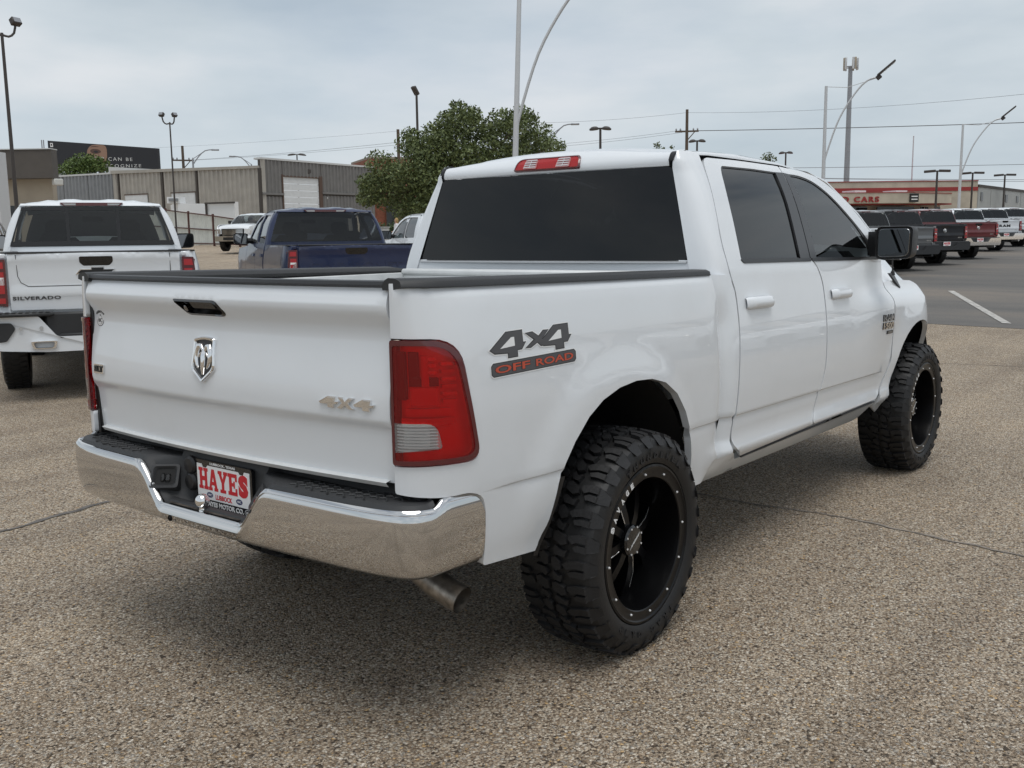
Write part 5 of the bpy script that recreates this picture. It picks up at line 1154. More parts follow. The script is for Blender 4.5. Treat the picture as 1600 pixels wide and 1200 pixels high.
# step pads and licence recess in black plastic
mb=MB(); rr=[]
for t in TS:
    if abs(t)>9.6: continue
    p,n=bpl(t); zt=ztop(t); w=max(.0,min(1,(abs(p.y)-.215)/.16)); row=[]
    yb=math.copysign(min(abs(p.y),.90),p.y) if p.y else 0
    sgn=1 if p.y>0 else -1
    yi=p.y if abs(p.y)>.40 or abs(p.y)<.2 else p.y
    pts=[(p.x+n.x*-.024,p.y+n.y*-.024,zt-.004),(p.x+n.x*-.034,p.y+n.y*-.034,zt+.010),(p.x+n.x*-.05,p.y+n.y*-.05,zt+.014)]
    xb=-1.078 if abs(p.y)<.40 else -1.03
    if xb<p.x+.07: xb=p.x+.07
    a_=abs(p.y); a_=a_*.80 if a_<.215 else .172+(a_-.215)/.185*.08 if a_<.40 else .252+(a_-.40)/.12*.268 if a_<.52 else min(a_,.90)
    yb=math.copysign(a_,p.y); fl_=zt<.64
    pts+=[((pts[2][0]+xb)/2,(pts[2][1]+yb)/2,zt+(.0 if fl_ else .014)),(xb,yb,zt+(-.014 if fl_ else .013)),(xb+.008,yb,max(.765,zt)+.0),(xb+.02,yb,.79 if abs(p.y)<.8 else .775)]
    rr.append([(a,b,c-RK*a) for a,b,c in pts])
mb.grid(rr); SP=mb.build('step_pad','step_pad',BU,angle=40)
# moulded tread chevrons on both pads
mb=MB()
for sg in (-1,1):
    for i in range(12):
        for j in range(3):
            y=.43+.036*i; x=-1.130+.028*j+(.010 if i%2 else 0)
            if y>.84 and j==0: continue
            xo=.0 if y<.6 else .075*((y-.6)/.25)**2
            for a,b in (((0,0),(.012,.016)),((.012,.016),(0,.032)),((0,.032),(-.008,.040))):
                p0=Vector((x+xo+a[0],sg*(y+a[1]),.757-RK*x)); p1=Vector((x+xo+b[0],sg*(y+b[1]),.757-RK*x))
                mb.tube([p0,p1],.0035,5)
tag(mb.build('tread_ribs','step_pad',BU),kind='stuff')
# lamp pockets, socket, plate
for sg in (-1,1):
    X=Matrix.Translation((-1.128,sg*.272,.697))@Matrix.Rotation(R(sg*38),4,'Z')@Matrix.Rotation(R(34),4,'Y')@Matrix.Scale(.84,4)
    mb=MB(); sq=lambda w,h,r=.015:smoothpoly([(-w,-h,r),(-w,h,r),(w,h,r),(w,-h,r)],r,4)
    rg=[[X@Vector((d,u,v)) for u,v in sq(w,h)] for w,h,d in ((.066,.058,.01),(.062,.054,-.022),(.052,.045,-.024),(.044,.038,-.016),(.042,.036,-.012))]
    mb.loft(rg,True,False,0); mb.add(rg[-1],[tuple(range(len(rg[-1])))],1); pk=mb.build('lamp_pocket',['step_pad','under_black'],BU)
    mb=MB(); mb.box(-.021,-.008,-.024,-.002,-.024,.012,.004,0,X); mb.box(-.021,-.008,.0,.018,-.022,.014,.004,0,X); mb.build('plate_lamp','clear_lens',BU)
mb=MB()
for z in (.735,.675): 
    mb.lathe([(0,.034),(-.012,.034),(-.02,.026),(-.022,.0005)],14,'x',(-1.080,.172,z+.015)); 
mb.box(-1.092,-1.07,.150,.195,.66,.775,.008); mb.build('trailer_socket','trim_black',BU)
XP=lambda u,v,d:Vector((-1.10-.018-d+(v-.69)*-.05*0,-u-.004,v+.018))
Ppl=lambda u,v,d:Vector((-1.088-d,-u-.018,v+.026))
mb=MB(); fr=smoothpoly([(-.165,.582,.012),(-.165,.752,.012),(.158,.752,.012),(.158,.582,.012)],.012,3); mb.prism(fr,Ppl,-.012,.0,0)
letter(mb,'LUBBOCK, TEXAS',Ppl,-.075,.068,.738,.748,.0,.0012,1,bold=.02); letter(mb,'HAYES MOTOR CO.',Ppl,-.115,.105,.588,.606,.0,.0012,1,bold=.03)
for c in (-.138,.132):
    e=lambda k:[(c+.02*k*math.cos(t),.597+.012*k*math.sin(t)) for t in [2*math.pi*i/20 for i in range(20)]]
    mb.prism(e(1),Ppl,0,.0010,1); mb.prism(e(.88),Ppl,.0010,.0014,0); letter(mb,'HMC',Ppl,c-.012,c+.012,.592,.602,.0014,.0018,1,bold=.02)
PL=mb.build('licence_plate',['gloss_black','print_white'],T,'dealer plate in a black frame',smooth=False,fix=False)
mb=MB(); mb.prism([(-.153,.612),(-.153,.738),(-.125,.738),(-.118,.726),(-.098,.726),(-.09,.735),(.085,.735),(.092,.726),(.112,.726),(.119,.738),(.147,.738),(.147,.612)],Ppl,.0,.0016,0)
# slab letters HAYES
def slab(ch,u0,w,v0,h):
    q=lambda *p:[(u0+w*x,v0+h*y) for x,y in p]
    P_=[]
    if ch=='H': P_=[q((.10,0),(.36,0),(.36,1),(.10,1)),q((.64,0),(.90,0),(.90,1),(.64,1)),q((.36,.40),(.64,.40),(.64,.60),(.36,.60))]+[q((a,b),(a+.46,b),(a+.46,b+.15),(a,b+.15)) for a in (0,.54) for b in (0,.85)]
    if ch=='A': P_=[q((.06,.1),(.28,.1),(.62,1),(.36,1)),q((.94,.1),(.68,.1),(.38,1),(.64,1)),q((.25,.26),(.75,.26),(.70,.42),(.30,.42)),q((0,0),(.40,0),(.40,.15),(0,.15)),q((.60,0),(1,0),(1,.15),(.60,.15))]
    if ch=='Y': P_=[q((.06,.9),(.34,.9),(.62,.42),(.38,.42)),q((.94,.9),(.66,.9),(.38,.42),(.62,.42)),q((.37,0),(.63,0),(.63,.45),(.37,.45)),q((0,.85),(.42,.85),(.42,1),(0,1)),q((.58,.85),(1,.85),(1,1),(.58,1)),q((.2,0),(.8,0),(.8,.15),(.2,.15))]
    if ch=='E': P_=[q((.12,0),(.40,0),(.40,1),(.12,1)),q((0,.0),(.95,.0),(.95,.17),(0,.17)),q((0,.83),(.95,.83),(.95,1),(0,1)),q((.76,.1),(.95,.1),(.95,.34),(.76,.34)),q((.76,.66),(.95,.66),(.95,.9),(.76,.9)),q((.4,.42),(.62,.42),(.62,.58),(.4,.58)),q((.58,.34),(.72,.34),(.72,.66),(.58,.66))]
    for k,p in enumerate(P_): mb.prism(p,Ppl,.0016,.0022+.00005*k,1)
for i,ch in enumerate('HAYE'): slab(ch,-.143+.0565*i,.054,.648,.077)
letter(mb,'S',Ppl,.085,.138,.647,.727,.0016,.0024,1,bold=.075)
letter(mb,'LUBBOCK',Ppl,-.05,.045,.618,.636,.0016,.0022,1,bold=.03)
for c in (-.083,.085):
    e=lambda k:[(c+.018*k*math.cos(t),.630+.010*k*math.sin(t)) for t in [2*math.pi*i/20 for i in range(20)]]
    mb.prism(e(1),Ppl,.0016,.0020,2); letter(mb,'HMC',Ppl,c-.011,c+.011,.626,.634,.0020,.0023,0,bold=.02)
mb.build('plate_print',['print_white','print_red','print_navy'],PL,'white plate with red letters HAYES LUBBOCK',smooth=False,fix=False)
mb=MB(); mb.lathe([(0,.0),(0,.026),(.012,.026),(.012,.016),(.022,.012),(.030,.012)]+[(.052+.025*math.sin(a),.025*math.cos(a)) for a in [R(-60+15*k) for k in range(10)]]+[(.077,.0005)],20,'z',(-1.158,.012,.606)); mb.build('tow_ball','chrome',BU,angle=50)
mb=MB(); mb.prism(smoothpoly([(-.20,-.1),(.20,-.1),(.20,.0),(-.20,.0)],.01,2),lambda u,v,d:Vector((-1.13+v*.4,-u,.606+d+.02)),0,.0012); mb.build('floor_dirt','dusty_plastic',BU,smooth=False)
mb=MB(); mb.lathe([(0,.011),(.004,.011),(.004,.007),(-.004,.006)],14,'x',(-1.192,.165,.578)); mb.build('keyhole_cap','trim_black',BU)
for sg in (-1,1):
    fl=yrev if sg>0 else (lambda p:tuple(p))
    mb=MB(); rr=[]
    for s_,z in ((-.452,.735),(-.485,.65),(-.512,.575),(-.545,.505),(-.552,.475)): rr.append([fl(SID(s_,z,-.001)),fl(SID(s_+.022,z,.002)),fl(SID(s_+.026,z,-.05)),fl(SID(s_,z,-.05))])
    mb.loft(rr,True,True); mb.build('arch_edge_trim','trim_black',T)
# ---- underbody
mb=MB()
for sg in (-1,1): mb.box(-1.05,4.0,sg*.42-.05,sg*.42+.05,.50,.64,.01)
for x in (-.9,-.1,.9,1.9,2.9): mb.box(x-.05,x+.05,-.42,.42,.52,.62,.01)
mb.box(-.6,3.9,-.75,.75,.66,.74,.02); mb.box(.2,1.5,.45,.80,.46,.66,.03); mb.box(-1.06,-1.0,-.62,.62,.56,.62,.01); mb.box(-1.0,-.55,-.3,.3,.55,.68,.04)
mb.build('chassis_frame','under_black',T)
mb=MB(); mb.tube([(0,-.85,.41),(0,.85,.41)],.045,12); mb.lathe([(-.17,.03),(-.12,.11),(-.04,.15),(.06,.15),(.12,.09),(.17,.04)],16,'x',(0,.0,.41)); mb.tube([(.17,0,.42),(1.6,0,.55)],.04,10)
for sg in (-1,1): mb.tube([(-.05,sg*.55,.40),(-.18,sg*.50,.80)],.03,8)
mb.build('rear_axle','rust_metal',T)
mb=MB(); mb.tube([(3.58,-.8,.41),(3.58,.8,.41)],.05,10); mb.build('front_axle','under_black',T)
mb=MB(); pth=[(.6,-.60,.52),(-.2,-.62,.54),(-.55,-.66,.53),(-.78,-.73,.49),(-.86,-.80,.445),(-.885,-.875,.40)]
pth=[(-.30,-.50,.60),(-.70,-.60,.58),(-.85,-.70,.505),(-.862,-.80,.448),(-.855,-.905,.412)]
pth=[tuple(cat(pth,k*.5)) for k in range(9)]
mb.tube(pth,.046,16,cap=False); mb.tube(pth[::-1],.041,16,cap=False); mb.build('exhaust_pipe','exhaust',T)
for mirr in (-1,1):
    for cx in (-.02,3.575):
        mb=MB(); rr=[]
        for i in range(21):
            a=math.pi*(.0+1.0*i/20); rr.append([(cx+.56*math.cos(a),mirr*y,.50+.545*math.sin(a)-.0) for y in (.955,.90,.45,.40)]+[(cx,mirr*.40,.50)])
        mb.grid(rr); mb.build('wheel_arch_liner','under_black',T)
# ---- wheels
def make_wheel(parent,y_out,sgn,R0=.425,detail=True,steer=0,x=0,roll=0):
    """y is measured inward from the outer rim face"""
    rt=bpy.data.objects.new('wheel',None); COL.objects.link(rt); rt.parent=parent; rt.location=(x,sgn*y_out,.407+.0); rt.rotation_euler=(0,roll,0 if sgn<0 else math.pi)
    # local frame: outer face towards -y
    mb=MB()
    w=.287; o=-.002
    prof=[(.012,.300),(-.004,.305),(-.012,.320),(-.016,.345),(-.014,.370),(-.004,.392),(.012,.403),(.05,.408),(w-.05,.408),(w-.012,.403),(w+.004,.392),(w+.014,.365),(w+.008,.32),(w-.01,.30)]
    mb.lathe(prof,72,'y',(0,0,0),mi=0)
    NP=29
    def tp(t,a,r): return (r*math.cos(a),t,r*math.sin(a))
    da=2*math.pi/NP
    def block(poly,a0,r0,r1,mi=1,ch=.004):
        n=len(poly); cy=sum(p[0] for p in poly)/n; ca=sum(p[1] for p in poly)/n
        top=[tp(cy+(p[0]-cy)*.93,a0+da*(ca+(p[1]-ca)*.90),r1(p[0])) for p in poly]; bot=[tp(p[0],a0+da*p[1],r0(p[0])) for p in poly]
        mb.add(bot+top,[tuple(range(n,2*n))]+[(i,(i+1)%n,n+(i+1)%n,n+i) for i in range(n)],mi)
    crown=lambda y: R0-.010*(abs(y-w/2)/(w/2))**2.5
    base=lambda y:.398
    for k in range(NP):
        a0=k*da; lg=.018 if k%2 else 0
        for sd in (0,1):
            m=(lambda y:y) if sd==0 else (lambda y:w-y)
            of=0 if sd==0 else .5
            kw=w/.315; q=lambda pts:[(m(y*kw),a+of) for y,a in pts]
            if sd==1: q=lambda pts:[(m(y*kw),-a+of) for y,a in pts]
            # shoulder lug with a slot, wrapped over the shoulder
            block(q([(.006,.10),(.040,.06),(.085,.16),(.105-lg,.30),(.085-lg,.50),(.045,.40),(.006,.42)]),a0,base,crown)
            block(q([(.006,.50),(.045,.48),(.080-lg,.58),(.068-lg,.76),(.040,.74),(.006,.78)]),a0,base,crown)
            # side lug on the shoulder flank
            V=[tp(m(-.002),a0+da*((.10 if sd==0 else -.10)+of),.396),tp(m(-.002),a0+da*((.76 if sd==0 else -.76)+of),.396),tp(m(-.0225),a0+da*((.66 if sd==0 else -.66)+of),.372),tp(m(-.0225),a0+da*((.26 if sd==0 else -.26)+of),.372)]
            if sd==0 and k%1==0:
                V2=[tp(.010,a0+da*.12,.412),tp(.010,a0+da*.74,.412)]
                mb.add(V2+V,[(0,1,3,2),(2,3,4,5)],1); 
                c=[tp(-.004,a0+da*.12,.396),tp(-.004,a0+da*.74,.396),tp(-.012,a0+da*.62,.372),tp(-.012,a0+da*.28,.372)]
                mb.add(V+c,[(0,3,7,4),(1,5,6,2),(2,6,7,3)],1)
                if k%2: 
                    g=[tp(-.0225,a0+da*.20,.366),tp(-.0225,a0+da*.34,.366),tp(-.0225,a0+da*.52,.345),tp(-.0225,a0+da*.44,.345)]; mb.add(g,[(0,1,2,3)],1)
            # inner chevron blocks
            block(q([(.112-lg,.22),(.135,.02),(.152,.10),(.150,.42),(.128-lg,.62),(.104-lg,.52)]),a0,base,crown)
            block(q([(.098-lg,.72),(.120-lg,.80),(.140,.60),(.150,.74),(.136,.98),(.108-lg,1.04)]),a0,base,crown)
    ty=mb.build('tyre',['rubber_side','rubber'],rt,angle=30)
    if detail:
        mb=MB()
        for s,a0,a1 in (('THUNDERER',R(118),R(52)),('TRAC GRIP',R(298),R(232))):
            n=len(s)
            for i,ch in enumerate(s):
                if ch==' ': continue
                a=a0+(a1-a0)*i/(n-1)
                letter(mb,ch,lambda u,v,d,a=a:Vector(((.336+v)*math.cos(a)+u*math.sin(a),-.0155-d,(.336+v)*math.sin(a)-u*math.cos(a))),-.014,.014,-.012,.012,-.002,.0025,0,bold=.05)
        mb.build('raised_letters','rubber',rt,smooth=False,fix=False)
    mb=MB()
    prof=[(.004,.304),(-.004,.300),(-.006,.292),(-.003,.288),(-.001,.284),(-.001,.254),(.002,.250),(.02,.247),(.10,.243),(.17,.240),(.20,.236),(.20,.0005)]
    mb.lathe(prof,64); mb.lathe([(.30,.30),(.28,.24),(.2,.24)],48)
    # spokes
    for k in range(8):
        a=R(11+45*k); ca,sa=math.cos(a),math.sin(a)
        def sp(r,o,y): return (r*ca-o*sa,y,r*sa+o*ca)
        rg=[]
        for r,w_,y,dp in ((.050,.022,.080,.05),(.095,.021,.082,.05),(.15,.024,.094,.05),(.20,.029,.112,.05),(.245,.036,.130,.05)):
            rg.append([sp(r,-w_,y+dp),sp(r,-w_*.75,y),sp(r,w_*.75,y),sp(r,w_,y+dp)])
        mb.loft(rg,True,True)
    ri=mb.build('rim','wheel_black',rt,angle=32)
    mb=MB()
    for k in range(8):
        if k%2: continue
        a=R(11+45*k+7); ca,sa=math.cos(a),math.sin(a); sp=lambda r,o,y:(r*ca-o*sa,y,r*sa+o*ca)
        mb.tube([sp(.075,.006,.081),sp(.15,.004,.092),sp(.225,.0,.119)],.0022,5)
    mb.build('milled_accents','silver_reflector',rt)
    mb=MB(); mb.lathe([(.10,.062),(.063,.060),(.056,.052),(.054,.0005)],24); hc=mb.build('hub_cap','gloss_black',rt,angle=30)
    if detail:
        mb=MB(); letter(mb,'XFORM',lambda u,v,d:Vector((u*.82+v*.57,.054-d,u*-.57*-1+v*.82)),-.036,.036,-.009,.009,0,.001,0,bold=.04); 
        for k in range(8): 
            a=R(22+45*k); mb.lathe([(-.003,.0005),(-.003,.004),(.0,.004)],6,'y',(.053*math.cos(a),.057,.053*math.sin(a)))
        mb.build('cap_print','white_dot',rt,smooth=False,fix=False)
        mb=MB()
        for i,ch in enumerate('SAVAGE'):
            a=R(166-8.2*i-roll*0)+ROT_S; letter(mb,ch,lambda u,v,d,a=a:Vector(((.268+v)*math.cos(a)+u*math.sin(a),-.001-d,(.268+v)*math.sin(a)-u*math.cos(a))),-.0095,.0095,-.011,.011,0,.0012,0,bold=.05)
        mb.build('rim_letters','print_white',rt,'white letters SAVAGE',smooth=False,fix=False)
    mb=MB(); mb.lathe([(-.0065,.0005),(-.0055,.0035),(-.001,.0048)],8,'y'); rv=mb.build('rivet','white_dot',rt,smooth=False); rv.location=(.268*math.cos(R(154.2)),0,.268*math.sin(R(154.2)))
    for k in range(1,11):
        a=R(154.2+30*k); r2=rv.copy(); COL.objects.link(r2); r2.location=(.268*math.cos(a),0,.268*math.sin(a))
    return rt
ROT_S=R(-10)
wr=make_wheel(T,1.078,-1)
for x,sg,rz in ((3.569,-1,R(-.6)),(0,1,0),(3.569,1,R(-.6))):
    w_=copytree(wr,T); w_.location=(x,sg*1.078,.407); w_.rotation_euler=(0,R(-5) if x>1 else R(40),(math.pi if sg>0 else 0)+rz)
# ------------------------------------------------------------------ ordinary pickups of the lot
WG=pchip([(.45,.93),(.6,.975),(.8,1.0),(.95,1.015),(1.1,1.015),(1.25,1.0),(1.34,.98),(1.39,.965),(1.42,.955),(1.55,.925),(1.7,.875),(1.82,.815),(1.885,.765),(1.92,.72)])
def Pg(s,z):
    w=WG(z)
    if s<.20: w-=.085*((.20-s)/.20)**2
    if s>5.2: w-=.16*((s-5.2)/.6)**2
    for c in (1.28,4.98):
        r=math.hypot(s-c,z-.45); w+=.022*(1-sm(0,.16,r-.47)) if z>.5 else 0
    return (s,-w,z)
SG=on(Pg)
def arc(c,r,a0=180,a1=0,n=10,zc=.45): return [(c+r*math.cos(R(a0+(a1-a0)*i/n)),zc+r*math.sin(R(a0+(a1-a0)*i/n))) for i in range(n+1)]
def lot_wheel(parent,x,sgn,face):
    rt=bpy.data.objects.new('wheel',None); COL.objects.link(rt); rt.parent=parent; rt.location=(x,sgn*.985,.42); rt.rotation_euler=(0,R(17*x),0 if sgn<0 else math.pi)
    mb=MB(); mb.lathe([(.03,.235),(.0,.25),(-.012,.30),(-.006,.36),(.015,.40),(.03,.412),(.05,.418),(.13,.42),(.21,.418),(.235,.405),(.25,.36),(.24,.25)],40)
    N=44
    for k in range(N):
        a=2*math.pi*k/N
        for t0,t1,o in ((.018,.085,0),(.095,.165,.5),(.175,.242,0)):
            b0=a+o*2*math.pi/N; b1=b0+.62*2*math.pi/N
            V=[(t,y2) for t,y2 in ()]
            vs=[((rr)*math.cos(b),t,(rr)*math.sin(b)) for rr in (.412,.4265) for t,b in ((t0,b0),(t0,b1),(t1,b1+.02),(t1,b0+.02))]
            mb.add(vs,[(4,5,6,7),(0,1,5,4),(1,2,6,5),(2,3,7,6),(3,0,4,7)])
    mb.build('tyre','rubber_side',rt,angle=35)
    mb=MB(); mb.lathe([(.03,.236),(.012,.24),(.008,.232),(.02,.222),(.07,.21),(.09,.20),(.09,.0005)],32,mi=1); mb.lathe([(.22,.23),(.2,.2)],24,mi=1)
    for k in range(6):
        a=R(60*k); ca,sa=math.cos(a),math.sin(a); sp=lambda r,o,y:(r*ca-o*sa,y,r*sa+o*ca)
        mb.loft([[sp(r,-w,y+.03),sp(r,-w*.8,y),sp(r,w*.8,y),sp(r,w,y+.03)] for r,w,y in ((.03,.03,.025),(.12,.026,.030),(.225,.042,.022))],True,True)
    mb.lathe([(.03,.06),(.014,.052),(.012,.0005)],16); mb.build('rim',[face,'wheel_black'],rt,angle=35)
    return rt
def fig_fn(T_,y0,z0): return lambda u,v,d:Vector((T_(v)-d,-(u),v))
def ram_head(fn,c,w,h,parent,mi='chrome'):
    mb=MB(); P=lambda u,v:(c[0]+u*w,c[1]+v*h)
    def blob(ctr,n=6):
        rr=[]
        for i,(u,v,ww,hh) in enumerate(ctr):
            a=ctr[max(i-1,0)]; b=ctr[min(i+1,len(ctr)-1)]; t=Vector(((b[0]-a[0])*w,(b[1]-a[1])*h)).normalized(); nx,ny=-t.y,t.x; row=[]
            for k in range(n+1):
                th=math.pi*k/n; o=ww*w*math.cos(th); p=P(u,v); row.append(fn(p[0]+nx*o,p[1]+ny*o,.003+hh*w*math.sin(th)))
            rr.append(row)
        mb.loft(rr,False,False)
    blob([(0,.55,.10,.1),(0,.4,.24,.15),(0,0,.26,.2),(0,-.6,.18,.16),(0,-.9,.10,.1)])
    for sg in (-1,1): blob([(sg*.15,.4,.12,.1),(sg*.45,.72,.22,.18),(sg*.85,.35,.24,.2),(sg*.85,-.2,.18,.15),(sg*.5,-.5,.10,.1)])
    return mb.build('emblem',mi,parent,angle=60)
def lot_pickup(name,label,group,style,loc,rz,paintname,bumper='chrome',opts=()):
    t=empty(name,label,'pickup truck',loc,rz,group); pt='white_paint' if paintname is None else paintname
    trim='chrome' if bumper=='chrome' else ('black_plastic' if bumper=='black' else pt)
    for mir in (False,True):
        fl=yrev if mir else (lambda p:tuple(p)); sg=1 if mir else -1
        bed=[(.0,1.39),(1.93,1.39),(1.93,.55),(1.77,.55)]+arc(1.28,.475,12,168)+[(.80,.52),(.25,.56),(.22,.84),(.0,.86)]
        panel('bed_side',bed,Pg,pt,t,step=.13,bstep=.07,thick=.05,mir=mir)
        rd=panel('rear_door',smoothpoly([(2.06,.56),(2.02,.8),(2.03,1.42),(2.12,1.80),(2.2,1.885),(3.0,1.90),(2.96,1.43),(2.98,1.0),(2.95,.58)],.05,3),Pg,pt,t,step=.13,bstep=.07,thick=.03,holes=(smoothpoly([(2.15,1.425),(2.23,1.78),(2.31,1.845),(2.93,1.86),(2.89,1.425)],.04,3),),mir=mir)
        fd=panel('front_door',smoothpoly([(2.965,.58),(2.995,1.0),(2.975,1.43),(3.015,1.90),(3.35,1.885),(3.62,1.78),(4.02,1.50),(4.08,1.40),(4.12,1.0),(4.06,.6)],.05,3),Pg,pt,t,step=.13,bstep=.07,thick=.03,holes=(smoothpoly([(3.03,1.425),(3.07,1.855),(3.33,1.84),(3.56,1.74),(3.92,1.49),(3.93,1.425)],.04,3),),mir=mir)
        panel('window',[(2.13,1.415),(2.21,1.79),(2.30,1.855),(2.94,1.87),(2.90,1.415)],Pg,'limo_glass' if 'lightglass' not in opts else 'mid_glass',rd,step=.2,thick=.004,off=-.012,mir=mir)
        panel('window',[(3.02,1.415),(3.06,1.865),(3.34,1.85),(3.58,1.75),(3.94,1.49),(3.95,1.415)],Pg,'mid_glass',fd,step=.2,thick=.004,off=-.012,mir=mir)
        panel('pillar_cover',[(2.895,1.43),(2.935,1.862),(3.065,1.858),(3.025,1.43)],Pg,'pillar_black',fd,step=.2,thick=.01,off=.004,mir=mir)
        for dr,x0 in ((rd,2.10),(fd,3.06)):
            mb=MB(); rr=[]
            for i in range(7):
                u=x0+.24*i/6; e=min(i,6-i)/3; rr.append([fl(SG(u,1.245-.022,.0)),fl(SG(u,1.245-.022,.012+.02*min(1,e))),fl(SG(u,1.245+.022,.012+.02*min(1,e))),fl(SG(u,1.245+.022,.0))])
            mb.loft(rr,True,True); mb.build('door_handle',pt,dr)
        panel('fender',[(4.08,.6),(4.14,1.0),(4.10,1.39),(5.3,1.34),(5.72,1.22),(5.80,1.0),(5.80,.60),(5.48,.50)]+arc(4.98,.475,6,174)+[(4.45,.5)],Pg,pt,t,step=.15,bstep=.08,thick=.04,mir=mir)
        panel('rocker_panel',[(1.80,.50),(1.95,.56),(4.1,.56),(4.40,.55),(4.42,.46),(1.80,.44)],Pg,pt,t,step=.2,thick=.03,off=-.015,mir=mir)
        # cab corner
        mb=MB(); rr=[]
        for z in (.6,1.0,1.36,1.42,1.5,1.6,1.7,1.78,1.84,1.88,1.905):
            y1=WG(z)-.004; x1=2.055 if z<1.42 else 2.05+(z-1.42)*.21; x0=1.955 if z<1.42 else 1.955+(z-1.42)*.20; y0=y1-.075
            rr.append([(x0+(x1-x0)*(1-math.cos(a)),sg*(y0+(y1-y0)*math.sin(a)),z) for a in [math.pi/2*k/6 for k in range(7)]])
        mb.grid(rr); mb.build('cab_corner',pt,t,angle=60)
        # tail light
        y0,y1=(.805,.985)
        q=[(.815,1.335),(.935,1.33),(.965,.93),(.815,.90)]
        mb=MB(); F=lambda u,v,d:fl((.045-.0-d+.30*max(0,u-.86)**1.3,-u,v))
        o=smoothpoly(q,.012,3); mb.prism(o,F,0,.06,0)
        for v0,v1,mi in ((1.25,1.31,2),(1.02,1.22,2),(.93,.98,2),(1.10,1.17,1)):
            mb.prism([(.835,v1),(.915,v1),(.925,v0),(.835,v0)],F,.058,.064,mi)
        mb.prism([(.952,1.31),(.93,1.31),(.955,.95),(.962,.95)],F,-.10,.0,0)
        mb.build('tail_light',['dark_red','white_reflector','lamp_red'],t)
        mb=MB(); mb.box(.02,.10,min(sg*.80,sg*.93),max(sg*.80,sg*.93),.62,.91,.02); mb.build('bed_corner',pt,t); mb=MB(); mb.box(.02,.10,min(sg*.80,sg*.915),max(sg*.80,sg*.915),1.33,1.395,.02); mb.build('bed_corner',pt,t)
        # mirrors
        mb=MB(); mb.loft([[(x,sg*(1.13+u*k),1.50+v*k) for u,v in smoothpoly([(-.12,-.10,.03),(-.12,.09,.04),(.11,.09,.04),(.11,-.09,.05)],.03,3)] for x,k in ((3.72,.95),(3.70,1.0),(3.80,.97),(3.88,.7))],True,True)
        mb.tube([(3.82,sg*.93,1.47),(3.78,sg*1.03,1.47)],.045,8); mm=mb.build('side_mirror','black_plastic',t)
        mb=MB(); mb.loft([[(x,sg*(1.13+u*.86),1.50+v*.84) for u,v in smoothpoly([(-.12,-.10,.03),(-.12,.09,.04),(.11,.09,.04),(.11,-.09,.05)],.03,3)] for x in (3.715,3.696)],True,True); mb.build('mirror_glass','mirror_glass',mm,smooth=False)
        mb=MB(); mb.box(.03,1.93,min(sg*.80,sg*.955),max(sg*.80,sg*.955),1.385,1.40,.006); mb.build('bed_rail_cap','black_plastic',t)
        mb=MB(); mb.box(.08,1.9,sg*.81-.01,sg*.81+.01,.85,1.385,0); mb.build('bed_wall',pt,t)
        for x in (1.28,4.98): lot_wheel(t,x,sg,'alloy' if 'alloy' in opts else 'wheel_black')
    # tailgate
    zc=(1.36,1.30) ; prof=pchip([(.86,.014),(.93,.010),(.985,.008),(1.0,-.004),(1.06,-.004),(1.075,.006),(1.25,.004),(1.32,-.012),(1.36,-.016),(1.385,-.004)])
    TGp=lambda s,z:(prof(z)-.02*(1-(s/.8)**2),-s,z); F=on(TGp)
    tgp=panel('tailgate',smoothpoly([(-.795,1.39),(.795,1.39),(.795,.865),(-.795,.865)],.015,3),TGp,pt,t,step=.1,bstep=.08,thick=.05,zs=(.985,1.0,1.06,1.075,1.32,1.36,1.375))
    mb=MB(); mb.prism(smoothpoly([(-.155,1.352),(.155,1.352),(.155,1.30),(.12,1.265),(-.12,1.265),(-.155,1.30)],.015,3),F,-.01,.006)
    for u in (-.07,.07): mb.prism([(u-.02,1.302),(u+.02,1.302),(u+.015,1.29),(u-.015,1.29)],F,.006,.010)
    mb.build('tailgate_handle','gloss_black',tgp)
    if style=='chevy':
        mb=MB(); bow=[(-.155,1.232),(-.05,1.232),(-.05,1.258),(.07,1.258),(.07,1.232),(.175,1.232),(.135,1.187),(.05,1.187),(.05,1.160),(-.07,1.160),(-.07,1.187),(-.195,1.187)]
        if 'bowtie' in opts:
            mb.prism(bow,F,0,.010,0); mb.prism([(u*.93-.001,1.209+(v-1.209)*.74) for u,v in bow],F,.010,.013,1); mb.build('emblem',['chrome','print_black'],tgp,smooth=False)
        txt,u0,u1,v0,v1,bm=opts[0]
        mb=MB(); letter(mb,txt,F,u0,u1,v0,v1,.0005,.006,0,bold=.035,space=1.15); mb.build('tailgate_letters',bm,tgp,'letters '+txt,smooth=False,fix=False)
        # pressed outline
        if 'seam' in opts:
            L_=[(-.79,1.38),(-.76,1.13),(-.70,1.045),(-.2,1.04),(.2,1.04),(.79,1.04)]
            ln=resamp(L_,.05,False); mb=MB(); mb.tube([F(u,v,.0005) for u,v in [(-.72,1.375),(-.715,1.18),(-.69,1.12),(-.63,1.085)]+[(a/20,1.083) for a in range(-12,14)]+[(.66,1.083)]+[(.70,1.12)]+[(.70,1.375)]],.0035,5); mb.build('tailgate_seam','trim_black',tgp)
    else:
        if 'letters' in opts:
            mb=MB(); letter(mb,'RAM',F,-.30,.30,1.07,1.185,.0005,.010,0,bold=.04,space=1.2); mb.build('tailgate_letters','print_black',tgp,'big letters RAM',smooth=False,fix=False)
        else: ram_head(F,(0,1.17),.06,.085,tgp)
        mb=MB(); letter(mb,'4X4',F,.55,.72,.93,.965,.0005,.005,0,bold=.04); mb.prism([(-.74,.935),(-.52,.935),(-.52,.96),(-.74,.96)],F,.0005,.004); mb.build('chrome_letters','chrome',tgp,smooth=False,fix=False)
